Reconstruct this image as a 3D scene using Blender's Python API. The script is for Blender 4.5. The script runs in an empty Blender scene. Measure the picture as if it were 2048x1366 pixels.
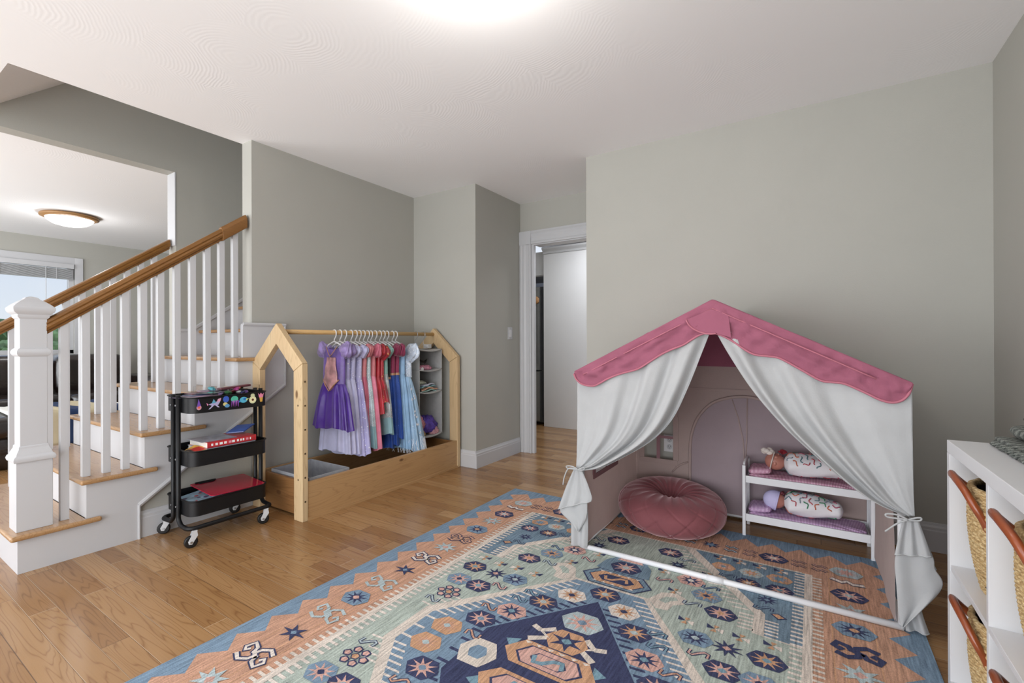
import bpy, math, random
from math import sin, cos, pi, sqrt, radians as R
from mathutils import Vector, Matrix, noise as mnoise
random.seed(7)
C = bpy.context.scene.collection
scene = bpy.context.scene

# ------------------------------------------------------------------ camera
F_PX = 929.87
cam_d = bpy.data.cameras.new('camera'); cam = bpy.data.objects.new('camera', cam_d); C.objects.link(cam)
cam_d.sensor_fit = 'HORIZONTAL'; cam_d.sensor_width = 36.0; cam_d.lens = F_PX * 36.0 / 2048
cam_d.clip_start = 0.02; cam_d.clip_end = 200
YAW, PITCH, ROLL, EYE = 0.573019, 0.00115, -0.003549, 1.0805
_F = Vector((-sin(YAW), cos(YAW), 0)); _R = Vector((cos(YAW), sin(YAW), 0)); _U = Vector((0, 0, 1))
_F2 = _F*cos(PITCH) + _U*sin(PITCH); _U2 = _U*cos(PITCH) - _F*sin(PITCH)
_R3 = _R*cos(ROLL) + _U2*sin(ROLL); _U3 = _U2*cos(ROLL) - _R*sin(ROLL)
M = Matrix((( _R3.x, _U3.x, -_F2.x, 0), (_R3.y, _U3.y, -_F2.y, 0), (_R3.z, _U3.z, -_F2.z, EYE), (0, 0, 0, 1)))
cam.matrix_world = M
scene.camera = cam

# ------------------------------------------------------------------ world, lights, exposure
scene.view_settings.view_transform = 'Standard'; scene.view_settings.look = 'None'
scene.view_settings.gamma = 1.0; scene.view_settings.use_curve_mapping = False
scene.view_settings.exposure = 0.0
w = bpy.data.worlds.new('world'); scene.world = w; w.use_nodes = True
nt = w.node_tree; nt.nodes.clear()
o_ = nt.nodes.new('ShaderNodeOutputWorld'); bg = nt.nodes.new('ShaderNodeBackground')
tc = nt.nodes.new('ShaderNodeTexCoord'); sx = nt.nodes.new('ShaderNodeSeparateXYZ'); rp = nt.nodes.new('ShaderNodeValToRGB')
nz = nt.nodes.new('ShaderNodeTexNoise'); nz.inputs['Scale'].default_value = 3.2; nz.inputs['Detail'].default_value = 6
mx = nt.nodes.new('ShaderNodeMix'); mx.data_type = 'RGBA'; rc = nt.nodes.new('ShaderNodeValToRGB')
rp.color_ramp.elements[0].position = 0.0; rp.color_ramp.elements[0].color = (0.86, 0.93, 1, 1)
rp.color_ramp.elements[1].position = 0.5; rp.color_ramp.elements[1].color = (0.42, 0.62, 1.0, 1)
rc.color_ramp.elements[0].position = 0.45; rc.color_ramp.elements[1].position = 0.62
nt.links.new(tc.outputs['Generated'], sx.inputs[0]); nt.links.new(sx.outputs['Z'], rp.inputs[0])
nt.links.new(tc.outputs['Generated'], nz.inputs['Vector']); nt.links.new(nz.outputs[0], rc.inputs[0])
nt.links.new(rc.outputs[0], mx.inputs[0]); nt.links.new(rp.outputs[0], mx.inputs[6]); mx.inputs[7].default_value = (1, 1, 1, 1)
nt.links.new(mx.outputs[2], bg.inputs[0]); bg.inputs[1].default_value = 0.95
nt.links.new(bg.outputs[0], o_.inputs[0])

def area(name, loc, target, sx_, sy_, power, col=(1, 1, 1)):
    l = bpy.data.lights.new(name, 'AREA'); l.shape = 'RECTANGLE'; l.size = sx_; l.size_y = sy_; l.energy = power; l.color = col
    o = bpy.data.objects.new(name, l); C.objects.link(o); o.location = loc
    d = Vector(target) - Vector(loc); o.rotation_euler = d.to_track_quat('-Z', 'Y').to_euler(); return o
# daylight through the windows and doors behind the photographer and on the foyer side, with added upward fill
COOL = (0.95, 0.975, 1.0)
area('window_daylight_back', (-1.2, -2.3, 1.35), (-1.3, 3, 1.1), 4.2, 2.2, 70, COOL)
area('ceiling_fill_back', (-1.2, -1.6, 0.35), (-1.4, 2.6, 2.44), 4.2, 1.4, 70, COOL)  # added lamp low behind the camera, aimed up to brighten the ceiling
area('window_daylight_foyer', (-3.9, -1.8, 1.3), (-3.5, 2.5, 1.5), 1.4, 2.0, 12, COOL)
area('window_daylight_living', (-6.3, -1.5, 1.4), (-6.3, 4, 1.4), 3.4, 2.0, 95, COOL)
area('living_bounce', (-6.2, -1.0, 0.25), (-6.2, 0.6, 2.44), 2.4, 1.2, 34, COOL)
area('window_daylight_stairwell', (-3.7, 4.6, 4.4), (-3.7, 2.2, 1.5), 0.8, 1.6, 7, COOL)

# ------------------------------------------------------------------ helpers
def lin(h):
    if isinstance(h, str):
        h = h.lstrip('#'); h = [int(h[i:i+2], 16) for i in (0, 2, 4)]
    return tuple(((c/255)/12.92 if c/255 <= 0.04045 else ((c/255+0.055)/1.055)**2.4) for c in h) + (1,)

def tag(o, label=None, cat=None, group=None, kind=None):
    if label: o['label'] = label
    if cat: o['category'] = cat
    if group: o['group'] = group
    if kind: o['kind'] = kind
    return o

def thing(name, label, cat, loc=(0, 0, 0), rot=(0, 0, 0), group=None):
    o = bpy.data.objects.new(name, None); C.objects.link(o); o.empty_display_size = 0.1
    o.location = loc; o.rotation_euler = rot
    return tag(o, label, cat, group)

def origin(o):
    p = Vector((0, 0, 0))
    while o: p += o.location; o = o.parent
    return p

class MB:
    def __init__(s): s.v = []; s.f = []; s.m = []
    def add(s, vs, fs, mi=0):
        b = len(s.v); s.v += [tuple(p) for p in vs]
        for f in fs: s.f.append(tuple(b+i for i in f)); s.m.append(mi)
        return s
    def box(s, x0, x1, y0, y1, z0, z1, mi=0):
        x0, x1 = min(x0, x1), max(x0, x1); y0, y1 = min(y0, y1), max(y0, y1); z0, z1 = min(z0, z1), max(z0, z1)
        vs = [(x, y, z) for x in (x0, x1) for y in (y0, y1) for z in (z0, z1)]
        return s.add(vs, [(0, 1, 3, 2), (4, 6, 7, 5), (0, 4, 5, 1), (2, 3, 7, 6), (0, 2, 6, 4), (1, 5, 7, 3)], mi)
    def prism(s, poly, axis, a, b, mi=0):
        def P(p, t):
            return {'x': (t, p[0], p[1]), 'y': (p[0], t, p[1]), 'z': (p[0], p[1], t)}[axis]
        n = len(poly); vs = [P(p, a) for p in poly] + [P(p, b) for p in poly]
        fs = [tuple(range(n)), tuple(range(2*n-1, n-1, -1))] + [(i, i+n, (i+1) % n+n, (i+1) % n) for i in range(n)]
        return s.add(vs, fs, mi)
    def tube(s, path, r, n=10, closed=False, mi=0, caps=True, flat=None):
        path = [Vector(p) for p in path]; N = len(path); rings = []
        up = None
        for i, p in enumerate(path):
            a = path[(i-1) % N] if (closed or i > 0) else p; b = path[(i+1) % N] if (closed or i < N-1) else p
            t = (b-a).normalized() if (b-a).length > 1e-9 else Vector((0, 0, 1))
            if up is None:
                up = Vector((0, 0, 1)) if abs(t.z) < 0.9 else Vector((1, 0, 0))
            u = (up - t*up.dot(t))
            u = u.normalized() if u.length > 1e-6 else t.orthogonal().normalized()
            v = t.cross(u); up = u
            rr = r[i] if isinstance(r, (list, tuple)) else r
            ra, rb = (rr, rr) if flat is None else (flat[0], flat[1])
            rings.append([p + u*cos(2*pi*k/n)*ra + v*sin(2*pi*k/n)*rb for k in range(n)])
        vs = [q for g in rings for q in g]; fs = []
        for i in range(N if closed else N-1):
            j = (i+1) % N
            for k in range(n): fs.append((i*n+k, i*n+(k+1) % n, j*n+(k+1) % n, j*n+k))
        if caps and not closed: fs += [tuple(range(n-1, -1, -1)), tuple((N-1)*n+k for k in range(n))]
        return s.add(vs, fs, mi)
    def lathe(s, prof, c=(0, 0, 0), n=24, mi=0, axis='z', caps=True):
        vs = []
        for r, z in prof:
            for k in range(n):
                a = 2*pi*k/n; x, y = r*cos(a), r*sin(a)
                p = {'z': (x, y, z), 'x': (z, x, y), 'y': (y, z, x)}[axis]
                vs.append((c[0]+p[0], c[1]+p[1], c[2]+p[2]))
        N = len(prof); fs = [(i*n+k, i*n+(k+1) % n, (i+1)*n+(k+1) % n, (i+1)*n+k) for i in range(N-1) for k in range(n)]
        if caps: fs += [tuple(range(n-1, -1, -1)), tuple((N-1)*n+k for k in range(n))]
        return s.add(vs, fs, mi)
    def grid(s, fn, nu, nv, mi=0, wrapu=False):
        vs = [fn(i/nu, j/nv) for i in range(nu if wrapu else nu+1) for j in range(nv+1)]
        W = nv+1; n = nu
        fs = [(i*W+j, ((i+1) % nu if wrapu else i+1)*W+j, ((i+1) % nu if wrapu else i+1)*W+j+1, i*W+j+1) for i in range(n) for j in range(nv)]
        return s.add(vs, fs, mi)
    def ball(s, c, rx, ry, rz, n=16, m=10, mi=0, fn=None):
        def f(u, v):
            a = 2*pi*u; b = pi*v; k = fn(a, b) if fn else 1
            return (c[0]+rx*k*sin(b)*cos(a), c[1]+ry*k*sin(b)*sin(a), c[2]+rz*k*cos(b))
        return s.grid(f, n, m, mi, wrapu=True)
    def xf(s, mat, start=0):
        s.v = s.v[:start] + [tuple(mat @ Vector(p)) for p in s.v[start:]]; return s
    def build(s, name, mats, parent=None, smooth=False, bevel=0, seg=2, world=True, solid=0, sub=0, kind=None, label=None, merge=True):
        me = bpy.data.meshes.new(name); off = origin(parent) if (parent and world) else Vector((0, 0, 0))
        me.from_pydata([(p[0]-off.x, p[1]-off.y, p[2]-off.z) for p in s.v], [], s.f)
        if not isinstance(mats, (list, tuple)): mats = [mats]
        for m in mats: me.materials.append(m)
        me.polygons.foreach_set('material_index', s.m)
        if smooth: me.polygons.foreach_set('use_smooth', [True]*len(s.f))
        me.validate()
        import bmesh
        bm = bmesh.new(); bm.from_mesh(me)
        if merge: bmesh.ops.remove_doubles(bm, verts=bm.verts, dist=1e-5)
        bmesh.ops.recalc_face_normals(bm, faces=bm.faces); bm.to_mesh(me); bm.free()
        me.update()
        o = bpy.data.objects.new(name, me); C.objects.link(o)
        if parent: o.parent = parent
        if solid:
            md = o.modifiers.new('solid', 'SOLIDIFY'); md.thickness = solid; md.offset = 0
        if sub:
            md = o.modifiers.new('sub', 'SUBSURF'); md.levels = sub; md.render_levels = sub
        if bevel:
            md = o.modifiers.new('bevel', 'BEVEL'); md.width = bevel; md.segments = seg; md.limit_method = 'ANGLE'; md.angle_limit = R(35)
            for p in me.polygons: p.use_smooth = True
            ws = o.modifiers.new('wn', 'WEIGHTED_NORMAL')
        if label: o['label'] = label
        if kind: o['kind'] = kind
        return o

def copy_tree(o, parent=None):
    c = o.copy(); C.objects.link(c)
    if parent: c.parent = parent
    for ch in [q for q in bpy.data.objects if q.parent == o and q != c]: copy_tree(ch, c)
    return c

def struct(name, mb, m, **k):
    o = mb.build(name, m, **k); o['kind'] = 'structure'; return o

# ------------------------------------------------------------------ materials
MATS = {}
def nodes(name):
    m = bpy.data.materials.new(name); m.use_nodes = True; t = m.node_tree
    return m, t, t.nodes['Principled BSDF']
def N(t, typ, **k):
    n = t.nodes.new(typ)
    for a, b in k.items(): setattr(n, a, b)
    return n
def mat(name, col, rough=0.6, var=0.06, scale=8, bump=0.0, bscale=60, metal=0, sheen=0, spec=0.5, emit=0, alpha=1, trans=0, stretch=(1, 1, 1), coat=0, sss=0, detail=4):
    if name in MATS: return MATS[name]
    m, t, b = nodes(name); L = t.links
    c = lin(col) if not isinstance(col, tuple) or max(col[:3]) > 1 else tuple(col[:3])+(1,)
    tc = N(t, 'ShaderNodeTexCoord'); mp = N(t, 'ShaderNodeMapping'); mp.inputs['Scale'].default_value = stretch
    L.new(tc.outputs['Object'], mp.inputs[0])
    nz = N(t, 'ShaderNodeTexNoise'); nz.inputs['Scale'].default_value = scale; nz.inputs['Detail'].default_value = detail
    L.new(mp.outputs[0], nz.inputs['Vector'])
    rp = N(t, 'ShaderNodeValToRGB'); rp.color_ramp.elements[0].position = 0.3; rp.color_ramp.elements[1].position = 0.7
    rp.color_ramp.elements[0].color = tuple(max(0, x*(1-var)) for x in c[:3])+(1,)
    rp.color_ramp.elements[1].color = tuple(min(1, x*(1+var)) for x in c[:3])+(1,)
    L.new(nz.outputs[0], rp.inputs[0]); L.new(rp.outputs[0], b.inputs['Base Color'])
    b.inputs['Roughness'].default_value = rough; b.inputs['Metallic'].default_value = metal
    b.inputs['Specular IOR Level'].default_value = spec
    if sheen: b.inputs['Sheen Weight'].default_value = sheen; b.inputs['Sheen Roughness'].default_value = 0.4
    if coat: b.inputs['Coat Weight'].default_value = coat; b.inputs['Coat Roughness'].default_value = 0.15
    if trans: b.inputs['Transmission Weight'].default_value = trans
    if alpha < 1: b.inputs['Alpha'].default_value = alpha
    if emit: L.new(rp.outputs[0], b.inputs['Emission Color']); b.inputs['Emission Strength'].default_value = emit
    if sss: b.inputs['Subsurface Weight'].default_value = sss; b.inputs['Subsurface Scale'].default_value = 0.01
    if bump:
        n2 = N(t, 'ShaderNodeTexNoise'); n2.inputs['Scale'].default_value = bscale; n2.inputs['Detail'].default_value = 5
        L.new(mp.outputs[0], n2.inputs['Vector'])
        bp = N(t, 'ShaderNodeBump'); bp.inputs['Strength'].default_value = bump; bp.inputs['Distance'].default_value = 0.004
        L.new(n2.outputs[0], bp.inputs['Height']); L.new(bp.outputs[0], b.inputs['Normal'])
    MATS[name] = m; return m

def math_(t, op, a, b=None, c=None):
    n = N(t, 'ShaderNodeMath', operation=op)
    for i, x in enumerate((a, b, c)):
        if x is None: continue
        if isinstance(x, (int, float)): n.inputs[i].default_value = x
        else: t.links.new(x, n.inputs[i])
    return n.outputs[0]

def wood(name, cols, planks=None, along=0, across=1, gscale=1.0, rough=0.35, ring=0.5, knots=0.0, coat=0.0, gap=0.0):
    """procedural timber: grain runs along axis `along`; planks=(width,length) splits into boards"""
    m, t, b = nodes(name); L = t.links
    tc = N(t, 'ShaderNodeTexCoord'); sp = N(t, 'ShaderNodeSeparateXYZ'); L.new(tc.outputs['Object'], sp.inputs[0])
    X, Y = sp.outputs[along], sp.outputs[across]; Z = sp.outputs[3-along-across]
    if planks:
        wdt, ln = planks
        yy = math_(t, 'DIVIDE', Y, wdt); row = math_(t, 'FLOOR', yy)
        wn = N(t, 'ShaderNodeTexWhiteNoise', noise_dimensions='1D'); L.new(row, wn.inputs['W'])
        xo = math_(t, 'MULTIPLY_ADD', wn.outputs['Value'], 7.3, math_(t, 'DIVIDE', X, ln)); colm = math_(t, 'FLOOR', xo)
        cid = N(t, 'ShaderNodeCombineXYZ'); L.new(row, cid.inputs[0]); L.new(colm, cid.inputs[1])
        wn2 = N(t, 'ShaderNodeTexWhiteNoise', noise_dimensions='3D'); L.new(cid.outputs[0], wn2.inputs['Vector'])
        rnd = wn2.outputs['Value']; rcol = N(t, 'ShaderNodeSeparateColor'); L.new(wn2.outputs['Color'], rcol.inputs[0])
        off = math_(t, 'MULTIPLY', rcol.outputs[1], 40.0); off2 = math_(t, 'MULTIPLY', rcol.outputs[2], 23.0)
    else:
        rnd = None
    cb = N(t, 'ShaderNodeCombineXYZ')
    xs = math_(t, 'MULTIPLY', X, 0.8*gscale); ys = math_(t, 'MULTIPLY', Y, 10.0*gscale); zs = math_(t, 'MULTIPLY', Z, 9.0*gscale)
    if planks: xs = math_(t, 'ADD', xs, off); ys = math_(t, 'ADD', ys, off2)
    L.new(xs, cb.inputs[0]); L.new(ys, cb.inputs[1]); L.new(zs, cb.inputs[2])
    # cathedral rings: bands of a low-frequency noise field
    n1 = N(t, 'ShaderNodeTexNoise'); n1.inputs['Scale'].default_value = 1.0; n1.inputs['Detail'].default_value = 2.2; n1.inputs['Roughness'].default_value = 0.45
    L.new(cb.outputs[0], n1.inputs['Vector'])
    bands = math_(t, 'FRACT', math_(t, 'MULTIPLY', n1.outputs[0], 21.0))
    tri = math_(t, 'ABSOLUTE', math_(t, 'MULTIPLY_ADD', bands, 2.0, -1.0))
    band = math_(t, 'POWER', tri, 5.0)
    # fine pores
    cb2 = N(t, 'ShaderNodeCombineXYZ')
    L.new(math_(t, 'MULTIPLY', xs, 5.0), cb2.inputs[0]); L.new(math_(t, 'MULTIPLY', ys, 26.0), cb2.inputs[1]); L.new(math_(t, 'MULTIPLY', zs, 26.0), cb2.inputs[2])
    n2 = N(t, 'ShaderNodeTexNoise'); n2.inputs['Scale'].default_value = 1.0; n2.inputs['Detail'].default_value = 3; L.new(cb2.outputs[0], n2.inputs['Vector'])
    rp = N(t, 'ShaderNodeValToRGB'); e = rp.color_ramp.elements
    e[0].color = lin(cols[0]); e[0].position = 0.0; e[1].color = lin(cols[-1]); e[1].position = 1.0
    for i, c in enumerate(cols[1:-1]):
        q = e.new((i+1)/(len(cols)-1)); q.color = lin(c)
    n3 = N(t, 'ShaderNodeTexNoise'); n3.inputs['Scale'].default_value = 0.9; L.new(cb.outputs[0], n3.inputs['Vector'])
    base = math_(t, 'MULTIPLY_ADD', n3.outputs[0], 0.6, 0.2)
    if planks: base = math_(t, 'ADD', math_(t, 'MULTIPLY', base, 0.3), math_(t, 'MULTIPLY', rnd, 0.72))
    L.new(base, rp.inputs[0])
    dk = N(t, 'ShaderNodeMix', data_type='RGBA', blend_type='MULTIPLY'); L.new(rp.outputs[0], dk.inputs[6]); dk.inputs[7].default_value = (0.48, 0.37, 0.27, 1)
    gf = math_(t, 'ADD', math_(t, 'MULTIPLY', band, ring), math_(t, 'MULTIPLY', math_(t, 'SUBTRACT', n2.outputs[0], 0.5), 0.55))
    fac = N(t, 'ShaderNodeClamp'); L.new(gf, fac.inputs[0]); L.new(fac.outputs[0], dk.inputs[0])
    outc = dk.outputs[2]
    if knots:
        vo = N(t, 'ShaderNodeTexVoronoi'); vo.inputs['Scale'].default_value = 1.0
        cb3 = N(t, 'ShaderNodeCombineXYZ'); L.new(math_(t, 'MULTIPLY', X, 2.6), cb3.inputs[0]); L.new(math_(t, 'MULTIPLY', Y, 5.2), cb3.inputs[1]); L.new(math_(t, 'MULTIPLY', Z, 5.2), cb3.inputs[2])
        L.new(cb3.outputs[0], vo.inputs['Vector'])
        kf = N(t, 'ShaderNodeMapRange'); kf.inputs[1].default_value = 0.05; kf.inputs[2].default_value = 0.085; kf.inputs[3].default_value = knots; kf.inputs[4].default_value = 0
        L.new(vo.outputs['Distance'], kf.inputs[0])
        km = N(t, 'ShaderNodeMix', data_type='RGBA'); L.new(kf.outputs[0], km.inputs[0]); L.new(outc, km.inputs[6]); km.inputs[7].default_value = lin('5a3418'); outc = km.outputs[2]
    if planks:
        fy = math_(t, 'FRACT', yy); fx = math_(t, 'FRACT', xo)
        ey = math_(t, 'MULTIPLY', math_(t, 'MINIMUM', fy, math_(t, 'SUBTRACT', 1.0, fy)), wdt)
        ex = math_(t, 'MULTIPLY', math_(t, 'MINIMUM', fx, math_(t, 'SUBTRACT', 1.0, fx)), ln)
        edge = math_(t, 'MINIMUM', ey, ex)
        g = N(t, 'ShaderNodeMapRange'); g.inputs[1].default_value = 0.0006; g.inputs[2].default_value = 0.0018; g.inputs[3].default_value = 1; g.inputs[4].default_value = 0; L.new(edge, g.inputs[0])
        gm = N(t, 'ShaderNodeMix', data_type='RGBA'); L.new(math_(t, 'MULTIPLY', g.outputs[0], 0.85), gm.inputs[0]); L.new(outc, gm.inputs[6]); sel = N(t, 'ShaderNodeMix', data_type='RGBA'); L.new(math_(t, 'GREATER_THAN', wn.outputs['Value'], 0.62), sel.inputs[0]); sel.inputs[6].default_value = lin('5b4330'); sel.inputs[7].default_value = lin('c9b292'); L.new(sel.outputs[2], gm.inputs[7]); outc = gm.outputs[2]  # pale seam rows paint in the light caught by board bevels
        bp = N(t, 'ShaderNodeBump'); bp.inputs['Strength'].default_value = 0.25; bp.inputs['Distance'].default_value = 0.001
        h = math_(t, 'SUBTRACT', math_(t, 'MULTIPLY', n2.outputs[0], 0.25), g.outputs[0]); L.new(h, bp.inputs['Height']); L.new(bp.outputs[0], b.inputs['Normal'])
    L.new(outc, b.inputs['Base Color']); b.inputs['Roughness'].default_value = rough
    if coat: b.inputs['Coat Weight'].default_value = coat; b.inputs['Coat Roughness'].default_value = 0.12
    MATS[name] = m; return m

WALL = mat('grey_wall_paint', 'b2b1aa', 0.75, 0.015, 3, 0.12, 220, spec=0.25)
CEIL = None
def ceiling_mat():
    m, t, b = nodes('textured_ceiling_paint'); L = t.links
    b.inputs['Base Color'].default_value = lin('f8f8f9'); b.inputs['Roughness'].default_value = 0.85; b.inputs['Specular IOR Level'].default_value = 0.2
    tc = N(t, 'ShaderNodeTexCoord')
    vo = N(t, 'ShaderNodeTexVoronoi'); vo.inputs['Scale'].default_value = 2.6; L.new(tc.outputs['Object'], vo.inputs['Vector'])
    sub = N(t, 'ShaderNodeVectorMath', operation='SUBTRACT'); L.new(tc.outputs['Object'], sub.inputs[0]); L.new(vo.outputs['Position'], sub.inputs[1])
    add = N(t, 'ShaderNodeVectorMath', operation='ADD'); L.new(sub.outputs[0], add.inputs[0])
    s3 = N(t, 'ShaderNodeVectorMath', operation='SCALE'); L.new(vo.outputs['Color'], s3.inputs[0]); s3.inputs['Scale'].default_value = 0.35
    L.new(s3.outputs[0], add.inputs[1])
    ln = N(t, 'ShaderNodeVectorMath', operation='LENGTH'); L.new(add.outputs[0], ln.inputs[0])
    nz = N(t, 'ShaderNodeTexNoise'); nz.inputs['Scale'].default_value = 7; L.new(tc.outputs['Object'], nz.inputs['Vector'])
    nz2 = N(t, 'ShaderNodeTexNoise'); nz2.inputs['Scale'].default_value = 2.2; L.new(tc.outputs['Object'], nz2.inputs['Vector'])
    w_ = math_(t, 'SINE', math_(t, 'MULTIPLY', math_(t, 'ADD', ln.outputs['Value'], math_(t, 'MULTIPLY', nz.outputs[0], 0.04)), 420))
    w_ = math_(t, 'MULTIPLY', w_, math_(t, 'MAXIMUM', math_(t, 'MULTIPLY', math_(t, 'SUBTRACT', nz2.outputs[0], 0.42), 4.0), 0.0))
    bp = N(t, 'ShaderNodeBump'); bp.inputs['Strength'].default_value = 0.16; bp.inputs['Distance'].default_value = 0.001; L.new(w_, bp.inputs['Height']); L.new(bp.outputs[0], b.inputs['Normal'])
    return m
CEIL = ceiling_mat()
WHITE = mat('white_trim_paint', 'c6c7ca', 0.35, 0.01, 4, spec=0.4)
PANELW = mat('white_satin_panel', 'e0e0e2', 0.45, 0.01, 3)
FLOOR = wood('oak_plank_floor', ['74512f', '936c45', 'a27b51', 'ad875e', 'ba966e'], planks=(0.0845, 0.95), along=0, across=1, gscale=1.0, rough=0.24, ring=0.6, coat=0.0)
TREAD = wood('oak_stair_tread', ['9a7550', 'b08a60', 'bf9c72'], along=0, across=1, rough=0.22, ring=0.5)
RAIL = wood('oak_handrail', ['70491f', '83592a', '936938'], along=1, across=0, rough=0.28, ring=0.35, gscale=1.4)
PINE = wood('knotty_pine_stud', ['c4a478', 'd3b78e', 'e0cda5'], along=2, across=0, rough=0.5, ring=0.35, knots=0.8)
PINE_Y = wood('knotty_pine_plank', ['ad875a', 'bd976a', 'caa97d'], along=1, across=2, rough=0.4, ring=0.35, knots=0.85, gscale=0.8)
PINE_D = wood('stained_pine_end', ['7b5330', '93683e', 'a67b4c'], along=0, across=2, rough=0.45, ring=0.5, knots=0.6, gscale=0.8)
BLACK = mat('black_powder_coat', '111215', 0.45, 0.05, 5, spec=0.35)
CHROME = mat('brushed_steel', 'b9bcc0', 0.28, 0.03, 20, metal=0.9)
RUBBER = mat('black_rubber', '101012', 0.45, 0.05, 10)
# ================================================================== the room
XW, XE, YT, YD = -3.149, 0.746, 3.18, 3.909      # rack wall, right wall, tent wall, doorway wall
XS, XL = -3.126, -4.15                            # stair side face, far stairwell wall
H = 2.44
struct('floor', MB().box(-9.0, 3.4, -2.6, 8.0, -0.06, 0), FLOOR)
# ceiling in four slabs around the stair opening
cb = MB(); cb.box(-3.266, 3.4, -2.6, YT+0.9, H, H+0.25); cb.box(-4.27, -3.266, -2.6, 0.569, H, H+0.25)
struct('ceiling', cb, CEIL)
cb = MB(); cb.box(-8.4, -4.27, -2.6, 4.6, H, H+0.1); struct('ceiling', cb, CEIL)
cb = MB(); cb.prism([(0.569, H), (0.569, H+0.12), (4.3, H+0.12+3.731*0.88), (4.3, H+3.731*0.88)], 'x', -4.15, -3.266); struct('ceiling', cb, CEIL)
struct('ceiling', MB().box(-3.266, 1.0, YT+0.9, 7.9, H, H+0.1), CEIL)
# walls
wb = MB(); wb.box(XW-0.117, XW, 1.671, YT, 0, H); struct('wall_left', wb, WALL)
wb = MB(); wb.prism([(1.045, 0), (1.670, 0), (1.670, 0.70), (1.32, 0.48), (1.315, 0.35), (1.045, 0.30)], 'x', XW-0.10, XW); struct('wall_under_stair', wb, WALL)
struct('wall_back', MB().box(-1.396, 3.4, YT, YT+0.75, 0, H), WALL)
struct('wall_corner', MB().box(XW, -2.421, YT, 3.94, 0, H), WALL)
wb = MB(); wb.box(-2.421, -1.3, YD, YD+0.12, 2.04, H); struct('wall_doorway', wb, WALL)
struct('wall_right', MB().box(XE, XE+0.12, -1.2, YT, 0, H), WALL)
wb = MB(); wb.box(XL-0.12, XL, -2.6, 1.62, 2.408, 3.4); wb.box(XL-0.12, XL, 1.62, 5.2, 0, 5.4); wb.box(XL-0.12, XL, -2.6, 1.62, 3.4, 5.4); struct('wall_stairwell_left', wb, WALL)
struct('wall_stairwell_right', MB().box(-3.266, -3.15, 0.569, 5.2, H+0.25, 5.4), WALL)
struct('wall_stairwell_right', MB().box(-3.266, -3.149, YT+0.0, 5.2, 0, H+0.25), WALL)
struct('wall_stairwell_end', MB().box(XL-0.12, -3.15, 5.2, 5.23, 0, 5.4), WALL)
# jamb trim edge of the living-room opening
tb = MB(); tb.box(XL-0.125, XL+0.004, 1.612, 1.62, 1.84, 2.408); struct('trim_jamb', tb, WHITE)

def baseboard(name, p0, p1, nrm, h=0.145, t=0.016):
    """profiled board from p0 to p1 (x,y); nrm points into the room"""
    prof = [(0, 0), (t, 0), (t, h-0.04), (t*0.85, h-0.034), (t*0.85, h-0.022), (t*0.5, h-0.012), (t*0.35, h), (0, h)]
    mb = MB(); n = len(prof)
    vs = [(p[0]+nrm[0]*a, p[1]+nrm[1]*a, z) for p in (p0, p1) for a, z in prof]
    mb.add(vs, [tuple(range(n)), tuple(range(2*n-1, n-1, -1))]+[(i, i+n, (i+1) % n+n, (i+1) % n) for i in range(n)])
    return struct(name, mb, WHITE)
baseboard('baseboard_left', (XW, 1.042), (XW, YT), (1, 0))
baseboard('baseboard_corner', (XW+0.016, YT), (-2.4208, YT), (0, -1))
baseboard('baseboard_corner', (-2.421, YT-0.0163), (-2.421, YD-0.03), (1, 0))
baseboard('baseboard_back', (-1.396, YT), (XE, YT), (0, -1))
baseboard('baseboard_right', (XE, -1.2), (XE, YT-0.016), (-1, 0))

# doorway casing (trim_1) with fluted side and jamb
def casing():
    mb = MB()
    def run(a, b, horiz):
        prof = [(0, 0), (0, 0.022), (0.018, 0.026), (0.03, 0.018), (0.05, 0.021), (0.07, 0.014), (0.1, 0.014), (0.112, 0.02), (0.128, 0.02), (0.128, 0)]
        n = len(prof)
        if horiz:   # a = x0,x1 ; profile in z (downwards from 2.158)
            vs = [(x, YD-d, 2.158-u) for x in (a, b) for u, d in prof]
        else:
            vs = [(-2.418+u, YD-d, z) for z in (a, b) for u, d in prof]
        mb.add(vs, [tuple(range(n)), tuple(range(2*n-1, n-1, -1))]+[(i, i+n, (i+1) % n+n, (i+1) % n) for i in range(n)])
    run(0, 2.158, False); run(-2.418, -1.3, True); mb.box(-2.4185, -2.288, YD-0.0268, YD-0.001, 2.028, 2.1585)
    return mb
struct('trim_1', casing(), WHITE)
jb = MB(); jb.box(-2.42, -2.265, YD-0.002, YD+0.034, 0, 2.05); jb.box(-2.265, -1.3, YD-0.002, YD+0.122, 2.02, 2.05); struct('trim_jamb', jb, WHITE)

# light switch
sw = thing('light_switch', 'white single light switch on the grey wall beside the doorway', 'switch', (-2.421, 3.713, 1.163))
MB().box(-2.421, -2.415, 3.675, 3.751, 1.105, 1.222).build('cover_plate', WHITE, sw, bevel=0.002)
MB().box(-2.415, -2.412, 3.696, 3.730, 1.13, 1.197).build('rocker', PANELW, sw, bevel=0.001)
for z in (1.117, 1.21): MB().lathe([(0.003, 0), (0.003, 0.0015)], (-2.415, 3.713, z), 10, axis='x').build('screw', CHROME, sw)

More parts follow.
